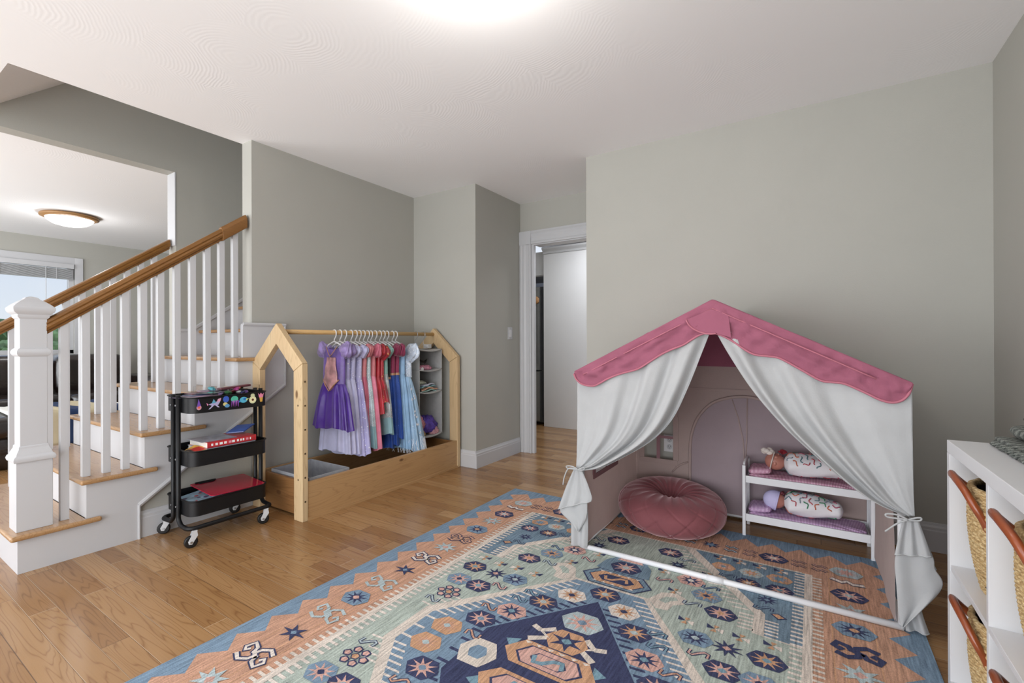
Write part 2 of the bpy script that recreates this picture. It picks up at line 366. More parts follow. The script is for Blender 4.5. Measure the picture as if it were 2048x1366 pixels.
# passage beyond the doorway
# a run of white cabinet side (panel) and refrigerator
struct('wall_kitchen_back', MB().box(-3.9, 1.0, 6.3, 6.4, 0, H), PANELW)
struct('wall_kitchen_left', MB().box(-3.8, -3.7, 5.31, 6.3, 0, H), PANELW)
pc = thing('cabinet_side_panel', 'tall white cabinet end panel seen through the doorway', 'cabinet', (-2.2, 5.25, 0))
MB().box(-2.885, -0.6, 5.22, 5.30, 0.0, 2.20).build('side_panel', PANELW, pc, bevel=0.003)
mb = MB(); pr = [(0, 2.20), (0.012, 2.20), (0.02, 2.225), (0.05, 2.255), (0.055, 2.275), (0, 2.275)]
vs = [(x, 5.22-d, z) for x in (-2.885, -0.6) for d, z in pr]; n = len(pr)
mb.add(vs, [tuple(range(n)), tuple(range(2*n-1, n-1, -1))]+[(i, i+n, (i+1) % n+n, (i+1) % n) for i in range(n)])
mb.box(-2.885, -0.6, 5.22, 5.3, 2.20, 2.275)
mb.build('crown_moulding', WHITE, pc)
STEEL = mat('dark_stainless_steel', '8d8e8e', 0.35, 0.04, 12, metal=0.7)
fr = thing('refrigerator', 'steel refrigerator standing behind the white cabinet panel beyond the doorway', 'refrigerator', (-3.2, 5.5, 0))
MB().box(-3.65, -2.93, 5.30, 5.95, 0.03, 1.80).build('body', mat('fridge_dark_grey', '505357', 0.5), fr, bevel=0.004)
MB().box(-3.65, -2.955, 5.235, 5.295, 0.06, 0.70).build('freezer_drawer', STEEL, fr, bevel=0.004)
dr = MB().box(-3.65, -2.955, 5.235, 5.295, 0.715, 1.79).build('door', STEEL, fr, bevel=0.004)
MB().tube([(-3.02, 5.20, 0.8), (-3.02, 5.18, 0.84), (-3.02, 5.18, 1.6), (-3.02, 5.20, 1.64)], 0.011).build('handle', CHROME, dr, smooth=True)
mb = MB().lathe([(0.012, 0), (0.05, 0.004), (0.05, 0.012), (0.035, 0.014)], (-3.0, 5.225, 1.62), 20, axis='y'); mb.xf(Matrix.Translation((0, -0.012, 0)))
tag(mb.build('magnet', mat('orange_wood_disc', 'b98a5c', 0.5), smooth=True), 'small round tan magnet on the refrigerator door', 'magnet')
up = thing('wall_cabinet', 'white wall cabinet above the refrigerator', 'cabinet', (-3.25, 5.6, 1.85))
MB().box(-3.65, -2.91, 5.33, 5.95, 1.94, 2.26).build('body', PANELW, up, bevel=0.003)
MB().box(-3.67, -2.92, 5.31, 5.33, 1.95, 2.25).build('door', PANELW, up, bevel=0.004)
cl = thing('recessed_light', 'round recessed ceiling light beyond the doorway', 'ceiling light', (-3.13, 5.52, H))
GLOW = mat('lamp_glow', 'fffaf0', 0.5, 0, emit=6)
MB().lathe([(0.055, -0.003), (0.055, 0.0)], (-3.13, 5.52, H-0.001), 24).build('diffuser', GLOW, cl)
MB().lathe([(0.056, -0.006), (0.075, -0.004), (0.078, 0.0), (0.056, 0.0)], (-3.13, 5.52, H), 24, caps=False).build('trim_ring', WHITE, cl, smooth=True)
area('kitchen_daylight', (-1.9, 4.65, 2.35), (-2.1, 4.8, 0.5), 0.9, 0.5, 15, COOL)

# outlet behind the tent's back window
ou = thing('wall_outlet', 'white duplex wall outlet seen through the tent back window', 'outlet', (-0.80, YT, 0.40))
MB().box(-0.838, -0.765, YT-0.006, YT, 0.345, 0.458).build('cover_plate', PANELW, ou, bevel=0.002)
mb = MB()
for z in (0.378, 0.425): mb.lathe([(0.017, 0), (0.017, 0.003)], (-0.8015, YT-0.0092, z), 18, axis='y')
mb.build('receptacle', WHITE, ou)
mb = MB()
for z in (0.378, 0.425):
    for dx in (-0.007, 0.007): MB().box(-0.8015+dx-0.001, -0.8015+dx+0.001, YT-0.0098, YT-0.009, z, z+0.009).build('slot', mat('slot_black', '222222', 0.6), ou)
    MB().lathe([(0.0025, 0), (0.0025, 0.0008)], (-0.8015, YT-0.0098, z-0.007), 8, axis='y').build('slot', mat('slot_black', '222222', 0.6), ou)

# ceiling light just above the frame
lt = thing('ceiling_light', 'white dome ceiling light in the middle of the playroom ceiling', 'ceiling light', (-0.97, 1.28, H))
MB().lathe([(0.15, 0), (0.15, -0.02), (0.14, -0.03)], (-0.97, 1.28, H), 32).build('base', WHITE, lt, smooth=True)
MB().lathe([(0.135, -0.03), (0.13, -0.05), (0.11, -0.075), (0.07, -0.095), (0.02, -0.102), (0.001, -0.102)], (-0.97, 1.28, H), 32).build('glass_shade', mat('lit_glass', 'fff8ee', 0.3, 0, emit=2.2), lt, smooth=True)
pl = bpy.data.lights.new('ceiling_light_bulb', 'POINT'); pl.energy = 10; pl.shadow_soft_size = 0.12; pl.color = (1, 0.97, 0.92)
po = bpy.data.objects.new('ceiling_light_bulb', pl); C.objects.link(po); po.location = (-0.97, 1.28, H-0.17)

# ================================================================== staircase
RISE, RUN, Z0, Y0 = 0.2, 0.25, 0.185, 0.572
yr = [Y0, 0.818, 1.066, 1.316, 1.568, 1.80, 2.05, 2.30, 2.55]
st = thing('staircase', 'white staircase with oak treads rising behind the white balusters', 'staircase', (-3.7, 0.572, 0))
XLF = -4.33
# stringer (right face panel) following the steps, with the sloped trim edge
def stringer(x0, x1):
    m_ = MB()
    tops = [0.16, 0.36, 0.56, 0.76, 0.96]
    def low(y): return 0 if y <= 1.04 else 0.188+(y-1.04)*(0.79-0.188)/(1.888-1.04)
    segs = []
    for i in range(5):
        a = yr[i]; b_ = yr[i+1] if i < 4 else 1.60
        cuts = [a, b_] if not (a < 1.04 < b_) else [a, 1.04, b_]
        for p, q in zip(cuts, cuts[1:]):
            lp = low(p+1e-6) if p >= 1.04 else 0; lq = low(q) if q > 1.04 else 0
            m_.prism([(p, lp), (q, lq), (q, tops[i]), (p, tops[i])], 'x', x0, x1)
    m_.prism([(1.60, low(1.60)), (1.888, 0.79), (1.888, 1.205), (1.60, 1.205)], 'x', x0, x1)
    return m_
stringer(XW, XS).build('stringer', WHITE, st)
MB().box(XW-0.118, XW+0.003, 1.655, 1.672, 0.94, 1.205).build('newel_wall_panel', WHITE, st)
mb = MB()   # moulding along the panel edge
def strip(p, q, w_=0.012, o=0.008):
    d = Vector((0, q[0]-p[0], q[1]-p[1])).normalized(); n_ = Vector((0, -d.z, d.y))
    a = Vector((XS, p[0], p[1])); b_ = Vector((XS, q[0], q[1]))
    vs = []
    for e in (a, b_):
        vs += [e-n_*w_/2, e-n_*w_/2+Vector((o*0.6, 0, 0)), e+Vector((o, 0, 0)), e+n_*w_/2+Vector((o*0.6, 0, 0)), e+n_*w_/2]
    mb.add(vs, [(0, 1, 2, 3, 4), (9, 8, 7, 6, 5)]+[(i, i+5, (i+1) % 5+5, (i+1) % 5) for i in range(5)])
strip((1.04, 0.0), (1.04, 0.19)); strip((1.04, 0.188), (1.888, 0.79), 0.022, 0.010); strip((1.888, 0.785), (1.888, 1.21)); strip((1.893, 1.205), (1.60, 1.205), 0.02, 0.012)
mb.build('panel_moulding', WHITE, st)
for i, y in enumerate(yr):
    z1 = Z0+RISE*i-0.025; z0 = 0 if i == 0 else z1-RISE+0.025
    xl = XLF if i < 5 else XL+0.003; xr = XW if i <= 4 else -3.27
    MB().box(xl+0.01, xr, y, y+0.016, z0, z1).build('riser', WHITE, st)
def tread(i, y):
    z = Z0+RISE*i; y1 = (yr[i+1] if i+1 < len(yr) else y+0.25)+0.002
    xl = XLF-0.028 if i < 5 else XL+0.003
    m_ = MB()
    if i < 4: m_.prism([(xl, y-0.028), (XS+0.028, y-0.028), (XS+0.028, y1+0.055), (XS, y1+0.055), (XS, y1), (xl, y1)], 'z', z-0.025, z)
    elif i == 4:
        m_.prism([(xl, y-0.028), (XS+0.028, y-0.028), (XS+0.028, 1.668+0.05), (XS+0.001, 1.718), (XS+0.001, 1.654), (-3.27, 1.654), (-3.27, y1), (XL+0.002, y1), (XL+0.002, 1.62), (xl, 1.60)], 'z', z-0.025, z)
    else: m_.box(xl, -3.27, y-0.028, y1, z-0.025, z)
    o = m_.build('tread', TREAD, st, bevel=0.0105, seg=4); return o
for i, y in enumerate(yr): tread(i, y)
# left-hand closed side of the flight facing the living room
stringer_l = MB()
for i in range(4): stringer_l.box(XLF, XLF+0.012, yr[i], yr[i+1], 0, 0.16+0.2*i)
stringer_l.box(XLF, XLF+0.012, yr[4], 1.62, 0, 0.96)
stringer_l.build('stringer', WHITE, st)
# skirt board climbing the stairwell wall
mb = MB(); mb.prism([(1.60, 0.985), (5.0, 0.985), (5.0, 1.183+(5.0-1.72)*0.69), (1.72, 1.183), (1.60, 1.183)], 'x', XL, XL+0.012)
mb.build('skirt_board', WHITE, st)
mb = MB()
for p, q in (((1.60, 1.183), (1.72, 1.183)), ((1.72, 1.183), (5.0, 1.183+3.28*0.69))):
    d = Vector((0, q[0]-p[0], q[1]-p[1])); ln_ = d.length; ang = math.atan2(d.z, d.y)
    k = len(mb.v); mb.box(0, 0.022, 0, ln_, -0.012, 0.012); mb.xf(Matrix.Translation((XL, p[0], p[1])) @ Matrix.Rotation(ang, 4, 'X'), k)
mb.build('skirt_cap', WHITE, st, bevel=0.003)
# dark bracket low on the stairwell wall
tag(MB().tube([(XL+0.01, 2.12, 1.36), (XL+0.07, 2.10, 1.36), (XL+0.07, 2.10, 1.385)], 0.006).build('wall_bracket', mat('dark_bronze', '57544c', 0.5), smooth=True), 'small dark bracket fixed to the wall above the upper steps', 'bracket')

# balusters: one square baluster, copied
XR, XRL = -3.205, -4.225
def railz(y): return 1.138+0.752*(y-0.70)
def rail(name, label, x, y0, y1):
    t = thing(name, label, 'handrail', (x, y0, railz(y0)))
    prof = [(-0.020, 0), (-0.020, 0.012), (-0.031, 0.02), (-0.034, 0.034), (-0.027, 0.046), (-0.030, 0.055), (-0.024, 0.070), (-0.010, 0.077),
            (0.010, 0.077), (0.024, 0.070), (0.030, 0.055), (0.027, 0.046), (0.034, 0.034), (0.031, 0.02), (0.020, 0.012), (0.020, 0)]
    n = len(prof); m_ = MB()
    vs = [(x+a, y, railz(y)+b_) for y in (y0, y1) for a, b_ in prof]
    m_.add(vs, [tuple(range(n)), tuple(range(2*n-1, n-1, -1))]+[(i, i+n, (i+1) % n+n, (i+1) % n) for i in range(n)])
    m_.build('rail', RAIL, t); return t
r1 = rail('handrail', 'oak handrail from the white newel post up to the grey wall end', XR, 0.683, 1.654)
m_ = MB(); pr = [(-0.036, -0.004), (-0.038, 0.03), (-0.034, 0.062), (-0.014, 0.086), (0.014, 0.086), (0.034, 0.062), (0.038, 0.03), (0.036, -0.004)]
vs = [(XR+a, y, railz(y)+b_) for y in (1.50, 1.655) for a, b_ in pr]; n = 8
m_.add(vs, [tuple(range(n)), tuple(range(2*n-1, n-1, -1))]+[(i, i+n, (i+1) % n+n, (i+1) % n) for i in range(n)]); m_.build('end_block', RAIL, r1, bevel=0.003)
rail('handrail', 'oak handrail on the living room side of the stairs', XRL, 0.55, 1.60)

def baluster(x, k):
    y = 0.752+0.0835*k
    i = max(j for j in range(5) if yr[j]-0.028 <= y)
    z = Z0+RISE*i; s = 0.0165
    m_ = MB().box(-s, s, -s, s, 0, 1.0)
    for q in range(len(m_.v)):
        if m_.v[q][2] > 0.5: m_.v[q] = (m_.v[q][0], m_.v[q][1], railz(y)+m_.v[q][1]*0.752+0.004-z)
    o = m_.build('baluster', WHITE, bevel=0.001, seg=1); o.location = (x, y, z); return o
ordn = ['lowest', 'second', 'third', 'fourth', 'fifth', 'sixth', 'seventh', 'eighth', 'ninth', 'tenth', 'eleventh']
for k in range(11):
    w_ = 'next to the newel post' if k == 0 else ('against the grey wall end' if k == 10 else 'up from the newel post')
    tag(baluster(XR, k), f'white square baluster under the front handrail, {ordn[k]} {w_}' if k not in (0, 10) else f'white square baluster under the front handrail, {w_}', 'baluster', 'balusters of the near railing')
for k in range(-1, 10):
    nm = 'lowest' if k == -1 else ('topmost' if k == 9 else ordn[k+1]+' from the bottom')
    tag(baluster(XRL, k), f'white square baluster under the living room side handrail, {nm}', 'baluster', 'balusters of the far railing')

# newel post
nx, ny = -3.225, 0.638
nw = thing('newel_post', 'white box newel post with moulded cap on the lowest stair', 'newel post', (nx, ny, Z0))
def sq(m_, prof, nx=nx, ny=ny):
    vs = []
    for h_, z in prof: vs += [(nx-h_, ny-h_, z), (nx+h_, ny-h_, z), (nx+h_, ny+h_, z), (nx-h_, ny+h_, z)]
    n_ = len(prof); fs = [(0, 3, 2, 1), tuple(4*(n_-1)+k for k in range(4))]
    for i in range(n_-1):
        for k in range(4): fs.append((4*i+k, 4*i+(k+1) % 4, 4*(i+1)+(k+1) % 4, 4*(i+1)+k))
    m_.add(vs, fs); return m_
sq(MB(), [(0.064, Z0), (0.064, 0.525)]).build('base_block', WHITE, nw, bevel=0.002)
sq(MB(), [(0.072, 0.515), (0.075, 0.528), (0.071, 0.54), (0.064, 0.546), (0.062, 0.556), (0.053, 0.575), (0.053, 0.585), (0.049, 0.59)]).build('base_moulding', WHITE, nw, bevel=0.0015)
sq(MB(), [(0.048, 0.575), (0.048, 1.235)]).build('shaft', WHITE, nw, bevel=0.002)
sq(MB(), [(0.048, 1.018), (0.055, 1.024), (0.060, 1.034), (0.060, 1.044), (0.055, 1.054), (0.048, 1.06)]).build('neck_moulding', WHITE, nw, bevel=0.0015)
sq(MB(), [(0.048, 1.200), (0.056, 1.210), (0.057, 1.222), (0.070, 1.234), (0.074, 1.246), (0.074, 1.256), (0.060, 1.272), (0.042, 1.288), (0.028, 1.297), (0.022, 1.306), (0.008, 1.311), (0.001, 1.312)]).build('cap', WHITE, nw, bevel=0.0015)

# ================================================================== living room beyond the stairs
LW = mat('living_room_wall_paint', 'b3b3ab', 0.75, 0.02, 3)
wb = MB()
wx = -8.2; wy0, wy1, wz0, wz1 = -0.6, 2.03, 0.95, 2.12
wb.box(wx-0.12, wx, -2.6, wy0, 0, H); wb.box(wx-0.12, wx, wy1, 4.6, 0, H); wb.box(wx-0.12, wx, wy0, wy1, 0, wz0); wb.box(wx-0.12, wx, wy0, wy1, wz1, H)
struct('wall_living_far', wb, WALL)
struct('wall_living_side', MB().box(wx, XL-0.12, 4.6, 4.7, 0, H), WALL)
fb = MB()
for a in ((wx, wx+0.02, wy1, wy1+0.085, wz0-0.09, wz1+0.09), (wx, wx+0.02, wy0-0.085, wy0, wz0-0.09, wz1+0.09), (wx, wx+0.02, wy0, wy1, wz1, wz1+0.09), (wx, wx+0.035, wy0-0.1, wy1+0.1, wz0-0.03, wz0), (wx, wx+0.018, wy0, wy1, wz0-0.09, wz0-0.03)): fb.box(*a)
win = thing('window_1', None, None, (wx, (wy0+wy1)/2, wz0)); win['kind'] = 'structure'
fb.build('casing', WHITE, win, bevel=0.002)
sb = MB()
for y in (wy0, 0.69, wy1-0.05): sb.box(wx-0.09, wx-0.03, y, y+0.05, wz0, wz1)
sb.box(wx-0.09, wx-0.03, wy0, wy1, wz0, wz0+0.05); sb.box(wx-0.09, wx-0.03, wy0, wy1, wz1-0.05, wz1)
sb.build('sash', WHITE, win, bevel=0.002)
GLASS = mat('window_glass', 'ffffff', 0.0, 0, spec=0.5, trans=1.0)
g_ = MB().box(wx-0.065, wx-0.06, wy0, wy1, wz0, wz1).build('pane', GLASS, win)
bl = thing('window_blind', 'white horizontal blind pulled up at the top of the living room window', 'window blind', (wx, 1.3, wz1))
MB().box(wx-0.01, wx+0.045, wy0+0.01, wy1-0.01, wz1-0.06, wz1).build('headrail', WHITE, bl, bevel=0.003)
mb = MB()
for k in range(16): mb.box(wx-0.012, wx+0.038, wy0+0.02, wy1-0.02, wz1-0.072-k*0.0085, wz1-0.068-k*0.0085)
mb.build('slat', WHITE, bl)
for y in (1.85, 1.35, 0.85): MB().tube([(wx+0.042, y, wz1-0.06), (wx+0.042, y, wz1-0.21)], 0.003, 6).build('cord', WHITE, bl)
MB().tube([(wx+0.045, 1.75, wz1-0.06), (wx+0.045, 1.75, wz1-0.8)], 0.004, 6).build('wand', WHITE, bl)

lamp = thing('ceiling_light', 'flush ceiling light with brown wood rim in the living room', 'ceiling light', (-6.6, 1.6, H))
MB().lathe([(0.19, 0), (0.235, -0.012), (0.235, -0.03), (0.20, -0.045), (0.19, -0.04)], (-6.6, 1.6, H), 40).build('rim', mat('brown_wood_rim', '9c7448', 0.4), lamp, smooth=True)
MB().lathe([(0.195, -0.04), (0.18, -0.065), (0.14, -0.095), (0.08, -0.112), (0.001, -0.118)], (-6.6, 1.6, H), 40).build('glass_shade', mat('lit_white_glass', 'fffdf8', 0.3, 0, emit=1.6), lamp, smooth=True)
pl = bpy.data.lights.new('living_light_bulb', 'POINT'); pl.energy = 6; pl.shadow_soft_size = 0.1
po = bpy.data.objects.new('living_light_bulb', pl); C.objects.link(po); po.location = (-6.6, 1.6, H-0.25)

LEATHER = mat('dark_brown_leather', '1d1412', 0.22, 0.5, 6, 0.9, 12, spec=0.9)
def cushion(name, x0, x1, y0, y1, z0, z1, m, parent, p=0.28):
    """pillow-like rounded block"""
    mb = MB(); cx, cy, cz = (x0+x1)/2, (y0+y1)/2, (z0+z1)/2
    def f(u, v):
        a = 2*pi*u; b_ = pi*v
        def se(c, e): return math.copysign(abs(c)**e, c)
        return (cx+(x1-x0)/2*se(cos(a), p)*se(sin(b_), p), cy+(y1-y0)/2*se(sin(a), p)*se(sin(b_), p), cz+(z1-z0)/2*se(cos(b_), 0.5))
    mb.grid(f, 40, 20, 0, wrapu=True); return mb.build(name, m, parent, smooth=True)
sf = thing('sofa', 'dark brown leather sofa under the living room window', 'sofa', (-7.4, 1.4, 0))
cushion('base', -7.95, -7.0, 0.0, 2.62, 0.0, 0.36, LEATHER, sf, 0.15)
for k in range(3):
    cushion('seat_cushion', -7.75, -6.92, 0.22+k*0.73, 0.93+k*0.73, 0.33, 0.52, LEATHER, sf)
    cushion('back_cushion', -7.95, -7.5, 0.22+k*0.73, 0.93+k*0.73, 0.46, 0.95, LEATHER, sf)
cushion('arm', -7.9, -6.95, 2.40, 2.72, 0.08, 0.68, LEATHER, sf, 0.3)
cushion('arm', -7.9, -6.95, -0.1, 0.22, 0.08, 0.68, LEATHER, sf, 0.3)
ls = thing('loveseat', 'dark leather love seat standing behind the stair balusters', 'sofa', (-6.6, 3.0, 0))
cushion('base', -7.2, -5.7, 2.86, 3.7, 0.0, 0.36, LEATHER, ls, 0.15)
cushion('back', -7.2, -5.7, 3.5, 3.85, 0.2, 0.95, LEATHER, ls, 0.25)
cushion('seat_cushion', -6.5, -5.9, 2.84, 3.5, 0.33, 0.5, LEATHER, ls)
cushion('seat_cushion', -7.1, -6.5, 2.84, 3.5, 0.33, 0.5, LEATHER, ls)
cushion('arm', -5.95, -5.65, 2.85, 3.8, 0.08, 0.66, LEATHER, ls)
ot = thing('ottoman', 'dark leather ottoman in front of the living room sofa', 'ottoman', (-6.1, 1.2, 0))
cushion('top_cushion', -6.5, -5.72, 0.55, 1.78, 0.26, 0.46, LEATHER, ot, 0.2)
cushion('base', -6.45, -5.77, 0.6, 1.73, 0.0, 0.30, LEATHER, ot, 0.12)
mb = MB()
strp = [(0, 0.25, 0), (0.25, 0.45, 2), (0.45, 0.60, 1), (0.60, 0.84, 2), (0.84, 0.95, 1), (0.95, 1.0, 0)]
for a, b_, mi in strp:
    def f(u, v, a=a, b_=b_):
        y = 1.0+0.8*(a+(b_-a)*u); s = v*1.25
        if s < 0.3: x, z = -5.70, 0.17+s
        elif s < 0.95: x, z = -5.70-(s-0.3), 0.472
        else: x, z = -6.35-(s-0.95)*0.4, 0.472
        rr = 0.012*sin(y*30+s*4)
        return (x+(abs(rr) if s < 0.3 else 0), y, z+(abs(rr) if s > 0.3 else 0))
    mb.grid(f, 4, 40, mi)
tag(mb.build('throw_blanket', [mat('blanket_white', 'e3e2dc', 0.9), mat('blanket_navy', '1f3358', 0.9), mat('blanket_cream', 'c8bb9c', 0.9)], smooth=True, solid=0.008), 'cream throw blanket with navy stripes spread over the ottoman', 'blanket')

# outdoors behind the living room window
GRASS = mat('outdoor_grass', '6f8f4e', 0.9, 0.3, 2)
struct('ground', MB().box(-60, wx-0.3, -40, 40, -0.3, -0.1), GRASS)
LEAF = mat('foliage', '4f7a45', 0.8, 0.5, 6, 1.0, 14)
LEAF2 = mat('foliage_pale', '7f9f6a', 0.8, 0.5, 6, 1.0, 14)
def tree(x, y, h_, r, m_, label):
    t = thing('tree', label, 'tree', (x, y, -0.1), group='trees outside the living room window')
    MB().lathe([(0.12, 0), (0.09, h_*0.5)], (x, y, -0.1), 8).build('trunk', mat('bark', '5b4a3a', 0.9), t)
    mb = MB(); rr = random.Random(int(x*100+y*7))
    for k in range(26):
        a = rr.random()*2*pi; q = rr.random()**0.5*r*0.75; zc = h_*(0.35+0.6*rr.random())
        s = r*(0.28+0.25*rr.random())
        mb.ball((x+q*cos(a), y+q*sin(a), zc), s, s, s*0.8, 12, 8, fn=lambda A, B, s=s, k=k: 1+0.16*sin(7*A+k)*sin(6*B+k)+0.1*sin(13*A)*sin(11*B))
    mb.build('foliage', m_, t, smooth=False)
tree(-15.5, 2.0, 1.7, 0.8, LEAF, 'low green tree outside the window, nearest the newel post')
tree(-17, 3.6, 1.35, 0.7, LEAF2, 'pale green tree outside the window, half behind the railing')
tree(-14, 0.0, 1.9, 0.9, LEAF2, 'pale green bushy tree outside the window at the left edge')
tree(-24, 2.5, 2.3, 1.3, LEAF, 'rounded green tree farthest beyond the window')
tree(-13.5, 2.6, 1.15, 0.5, LEAF2, 'small pale green tree outside, low beside the window edge')
tree(-22, 7.0, 1.5, 1.2, LEAF2, 'broad pale green tree outside, right of the others')
# ================================================================== patterned rug (all motifs are one part of the rug's pile)
RU, RV, RA = -0.743, 2.873, 0.0      # rug centre line x, far edge y
def yarn(name, col, var=0.30):
    m, t, b = nodes(name); L = t.links; c = lin(col)
    tc = N(t, 'ShaderNodeTexCoord')
    mp = N(t, 'ShaderNodeMapping'); mp.inputs['Scale'].default_value = (150, 9, 1); L.new(tc.outputs['Object'], mp.inputs[0])
    n1 = N(t, 'ShaderNodeTexNoise'); n1.inputs['Scale'].default_value = 1.0; n1.inputs['Detail'].default_value = 3; L.new(mp.outputs[0], n1.inputs['Vector'])
    n2 = N(t, 'ShaderNodeTexNoise'); n2.inputs['Scale'].default_value = 260; n2.inputs['Detail'].default_value = 2; L.new(tc.outputs['Object'], n2.inputs['Vector'])
    s = math_(t, 'ADD', math_(t, 'MULTIPLY', n1.outputs[0], 0.62), math_(t, 'MULTIPLY', n2.outputs[0], 0.38))
    rp = N(t, 'ShaderNodeValToRGB'); rp.color_ramp.elements[0].position = 0.33; rp.color_ramp.elements[1].position = 0.66
    rp.color_ramp.elements[0].color = tuple(x*(1-var*1.5) for x in c[:3])+(1,); rp.color_ramp.elements[1].color = tuple(min(1, x*(1+var)) for x in c[:3])+(1,)
    L.new(s, rp.inputs[0]); L.new(rp.outputs[0], b.inputs['Base Color']); b.inputs['Roughness'].default_value = 0.95; b.inputs['Specular IOR Level'].default_value = 0.1
    bp = N(t, 'ShaderNodeBump'); bp.inputs['Strength'].default_value = 0.5; bp.inputs['Distance'].default_value = 0.003; L.new(s, bp.inputs['Height']); L.new(bp.outputs[0], b.inputs['Normal'])
    return m
RC = dict(blue='8097ac', terra='c99e86', cream='dcd1c6', green='b3beb5', navy='454a68', pink='d3aa9f', pale='b5c3c6', orange='cda180', teal='7f9fae', ivory='e2d8cf', slate='7a90a1')
rnames = list(RC); rmats = [yarn('rug_yarn_'+k, RC[k]) for k in rnames]
ri = {k: i for i, k in enumerate(rnames)}
CNT = [0]; rug = MB(); ZR = 0.0085; LAY = 0.00022
def rpoly(pts, col, lay, both=True):
    """pts in (u, v) from the far edge; drawn as a flat inlay at layer `lay`"""
    CNT[0] = (CNT[0]+1) % 7; z = ZR+LAY*lay+CNT[0]*2.5e-5
    rug.add([(RU+u, RV-v, z) for u, v in pts], [tuple(range(len(pts)))], ri[col])
VL = 3.176; VC = VL/2
def sym(pts, col, lay, mu=True, mv=True):
    for su in ((1, -1) if mu else (1,)):
        for sv in ((1, -1) if mv else (1,)):
            rpoly([(su*u, v if sv == 1 else VL-v) for u, v in pts], col, lay)
# body
rug.box(RU-1.087, RU+1.087, RV-VL, RV, 0.0, ZR, ri['blue'])
# terracotta band with stepped edge
P = []
us = [(-0.971+0.1247*k) for k in range(16)]
top = []; k = 0; u = -0.975
top.append((-0.985, 0.10))
nU = 15
for k in range(nU+1):
    uc = -0.94+k*0.1253; top.append((uc-0.0, 0.065)); 
    if k < nU: top.append((uc+0.0626, 0.142))
right = []; nV = 22
for k in range(nV+1):
    vc = 0.137+k*(VL-2*0.137)/nV; right.append((1.042, vc))
    if k < nV: right.append((0.972, vc+(VL-2*0.137)/nV*0.5))
outer = top+right[:]+[(-u_, VL-v_) for u_, v_ in top]+[(-u_, VL-v_) for u_, v_ in right]
rpoly(outer, 'terra', 1)
# field
rpoly([(-0.775, 0.345), (0.775, 0.345), (0.775, VL-0.345), (-0.775, VL-0.345)], 'terra', 2)
rpoly([(-0.712, 0.345), (0.712, 0.345), (0.712, VL-0.345), (-0.712, VL-0.345)], 'green', 3)
sym([(-0.70, 0.340), (0.70, 0.340), (0.70, 0.352), (-0.70, 0.352)], 'cream', 9, mu=False)
# outer red-brown pin stripes of the band
for u in (0.80, 0.835, 0.93):
    sym([(u, 0.2), (u+0.004, 0.2), (u+0.004, VL-0.2), (u, VL-0.2)], 'orange', 2, mv=False)
# corner fields (slate blue) and their cream bands
sym([(0.712, 0.352), (0.235, 0.352), (0.585, 0.808), (0.592, 0.958), (0.712, 0.966)], 'slate', 4)
sym([(0.235, 0.352), (0.585, 0.806), (0.592, 0.955), (0.552, 0.955), (0.548, 0.822), (0.180, 0.352)], 'cream', 6)
sym([(0.552, 0.955), (0.712, 0.966), (0.712, 0.973), (0.552, 0.962)], 'cream', 6)
def teeth(p, q, n_, side, ln_, wd, col, lay, syms=(True, True), skew=0.0):
    """comb of n_ teeth along p->q, each tooth ln_ long towards `side` (unit vector)"""
    for k in range(n_):
        t = (k+0.5)/n_; u = p[0]+(q[0]-p[0])*t; v = p[1]+(q[1]-p[1])*t
        d = Vector((q[0]-p[0], q[1]-p[1])).normalized()*wd/2; s = Vector(side)*ln_
        sym([(u-d.x, v-d.y), (u+d.x, v+d.y), (u+d.x+s.x, v+d.y+s.y), (u-d.x+s.x, v-d.y+s.y)], col, lay, *syms)
teeth((0.19, 0.38), (0.54, 0.82), 15, (-1, 0.12), 0.06, 0.011, 'ivory', 6)
teeth((0.552, 0.83), (0.556, 0.955), 5, (-1, 0.05), 0.055, 0.011, 'ivory', 6)
teeth((0.588, 0.84), (0.592, 0.952), 5, (1, 0.0), 0.045, 0.010, 'ivory', 6)
# cream side band with teeth to both sides
sym([(0.711, 0.345), (0.741, 0.345), (0.741, VL-0.345), (0.711, VL-0.345)], 'cream', 8, mv=False)
nt_ = 88
teeth((0.741, 0.358), (0.741, VL-0.358), nt_, (1, 0), 0.034, 0.0115, 'cream', 8, (True, False))
teeth((0.711, 0.358), (0.711, VL-0.358), nt_, (-1, 0), 0.038, 0.0115, 'ivory', 8, (True, False))
# central medallion
med = [(0.165, 0.94), (0.575, 1.475), (0.575, VL-1.475), (0.165, VL-0.94), (-0.165, VL-0.94), (-0.575, VL-1.475), (-0.575, 1.475), (-0.165, 0.94)]
rpoly(med, 'cream', 6)
rpoly([(0.152, 0.955), (0.530, 1.49), (0.530, VL-1.49), (0.152, VL-0.955), (-0.152, VL-0.955), (-0.530, VL-1.49), (-0.530, 1.49), (-0.152, 0.955)], 'blue', 7)
teeth((0.165, 0.975), (0.528, 1.488), 19, (-1, 0.08), 0.055, 0.0105, 'ivory', 8)
teeth((0.532, 1.49), (0.532, VL-1.49), 3, (-1, 0), 0.05, 0.0105, 'ivory', 8, (True, False))
teeth((0.48, 1.35), (0.575, 1.475), 5, (1, -0.1), 0.05, 0.0105, 'ivory', 8)
# hooked scrolls at the medallion shoulders
sym([(0.165, 0.94), (0.20, 0.86), (0.255, 0.835), (0.30, 0.86), (0.30, 0.91), (0.265, 0.935), (0.255, 0.985), (0.21, 0.99)], 'cream', 6)
sym([(0.205, 0.925), (0.225, 0.885), (0.262, 0.87), (0.275, 0.89), (0.25, 0.91), (0.235, 0.935)], 'green', 7)
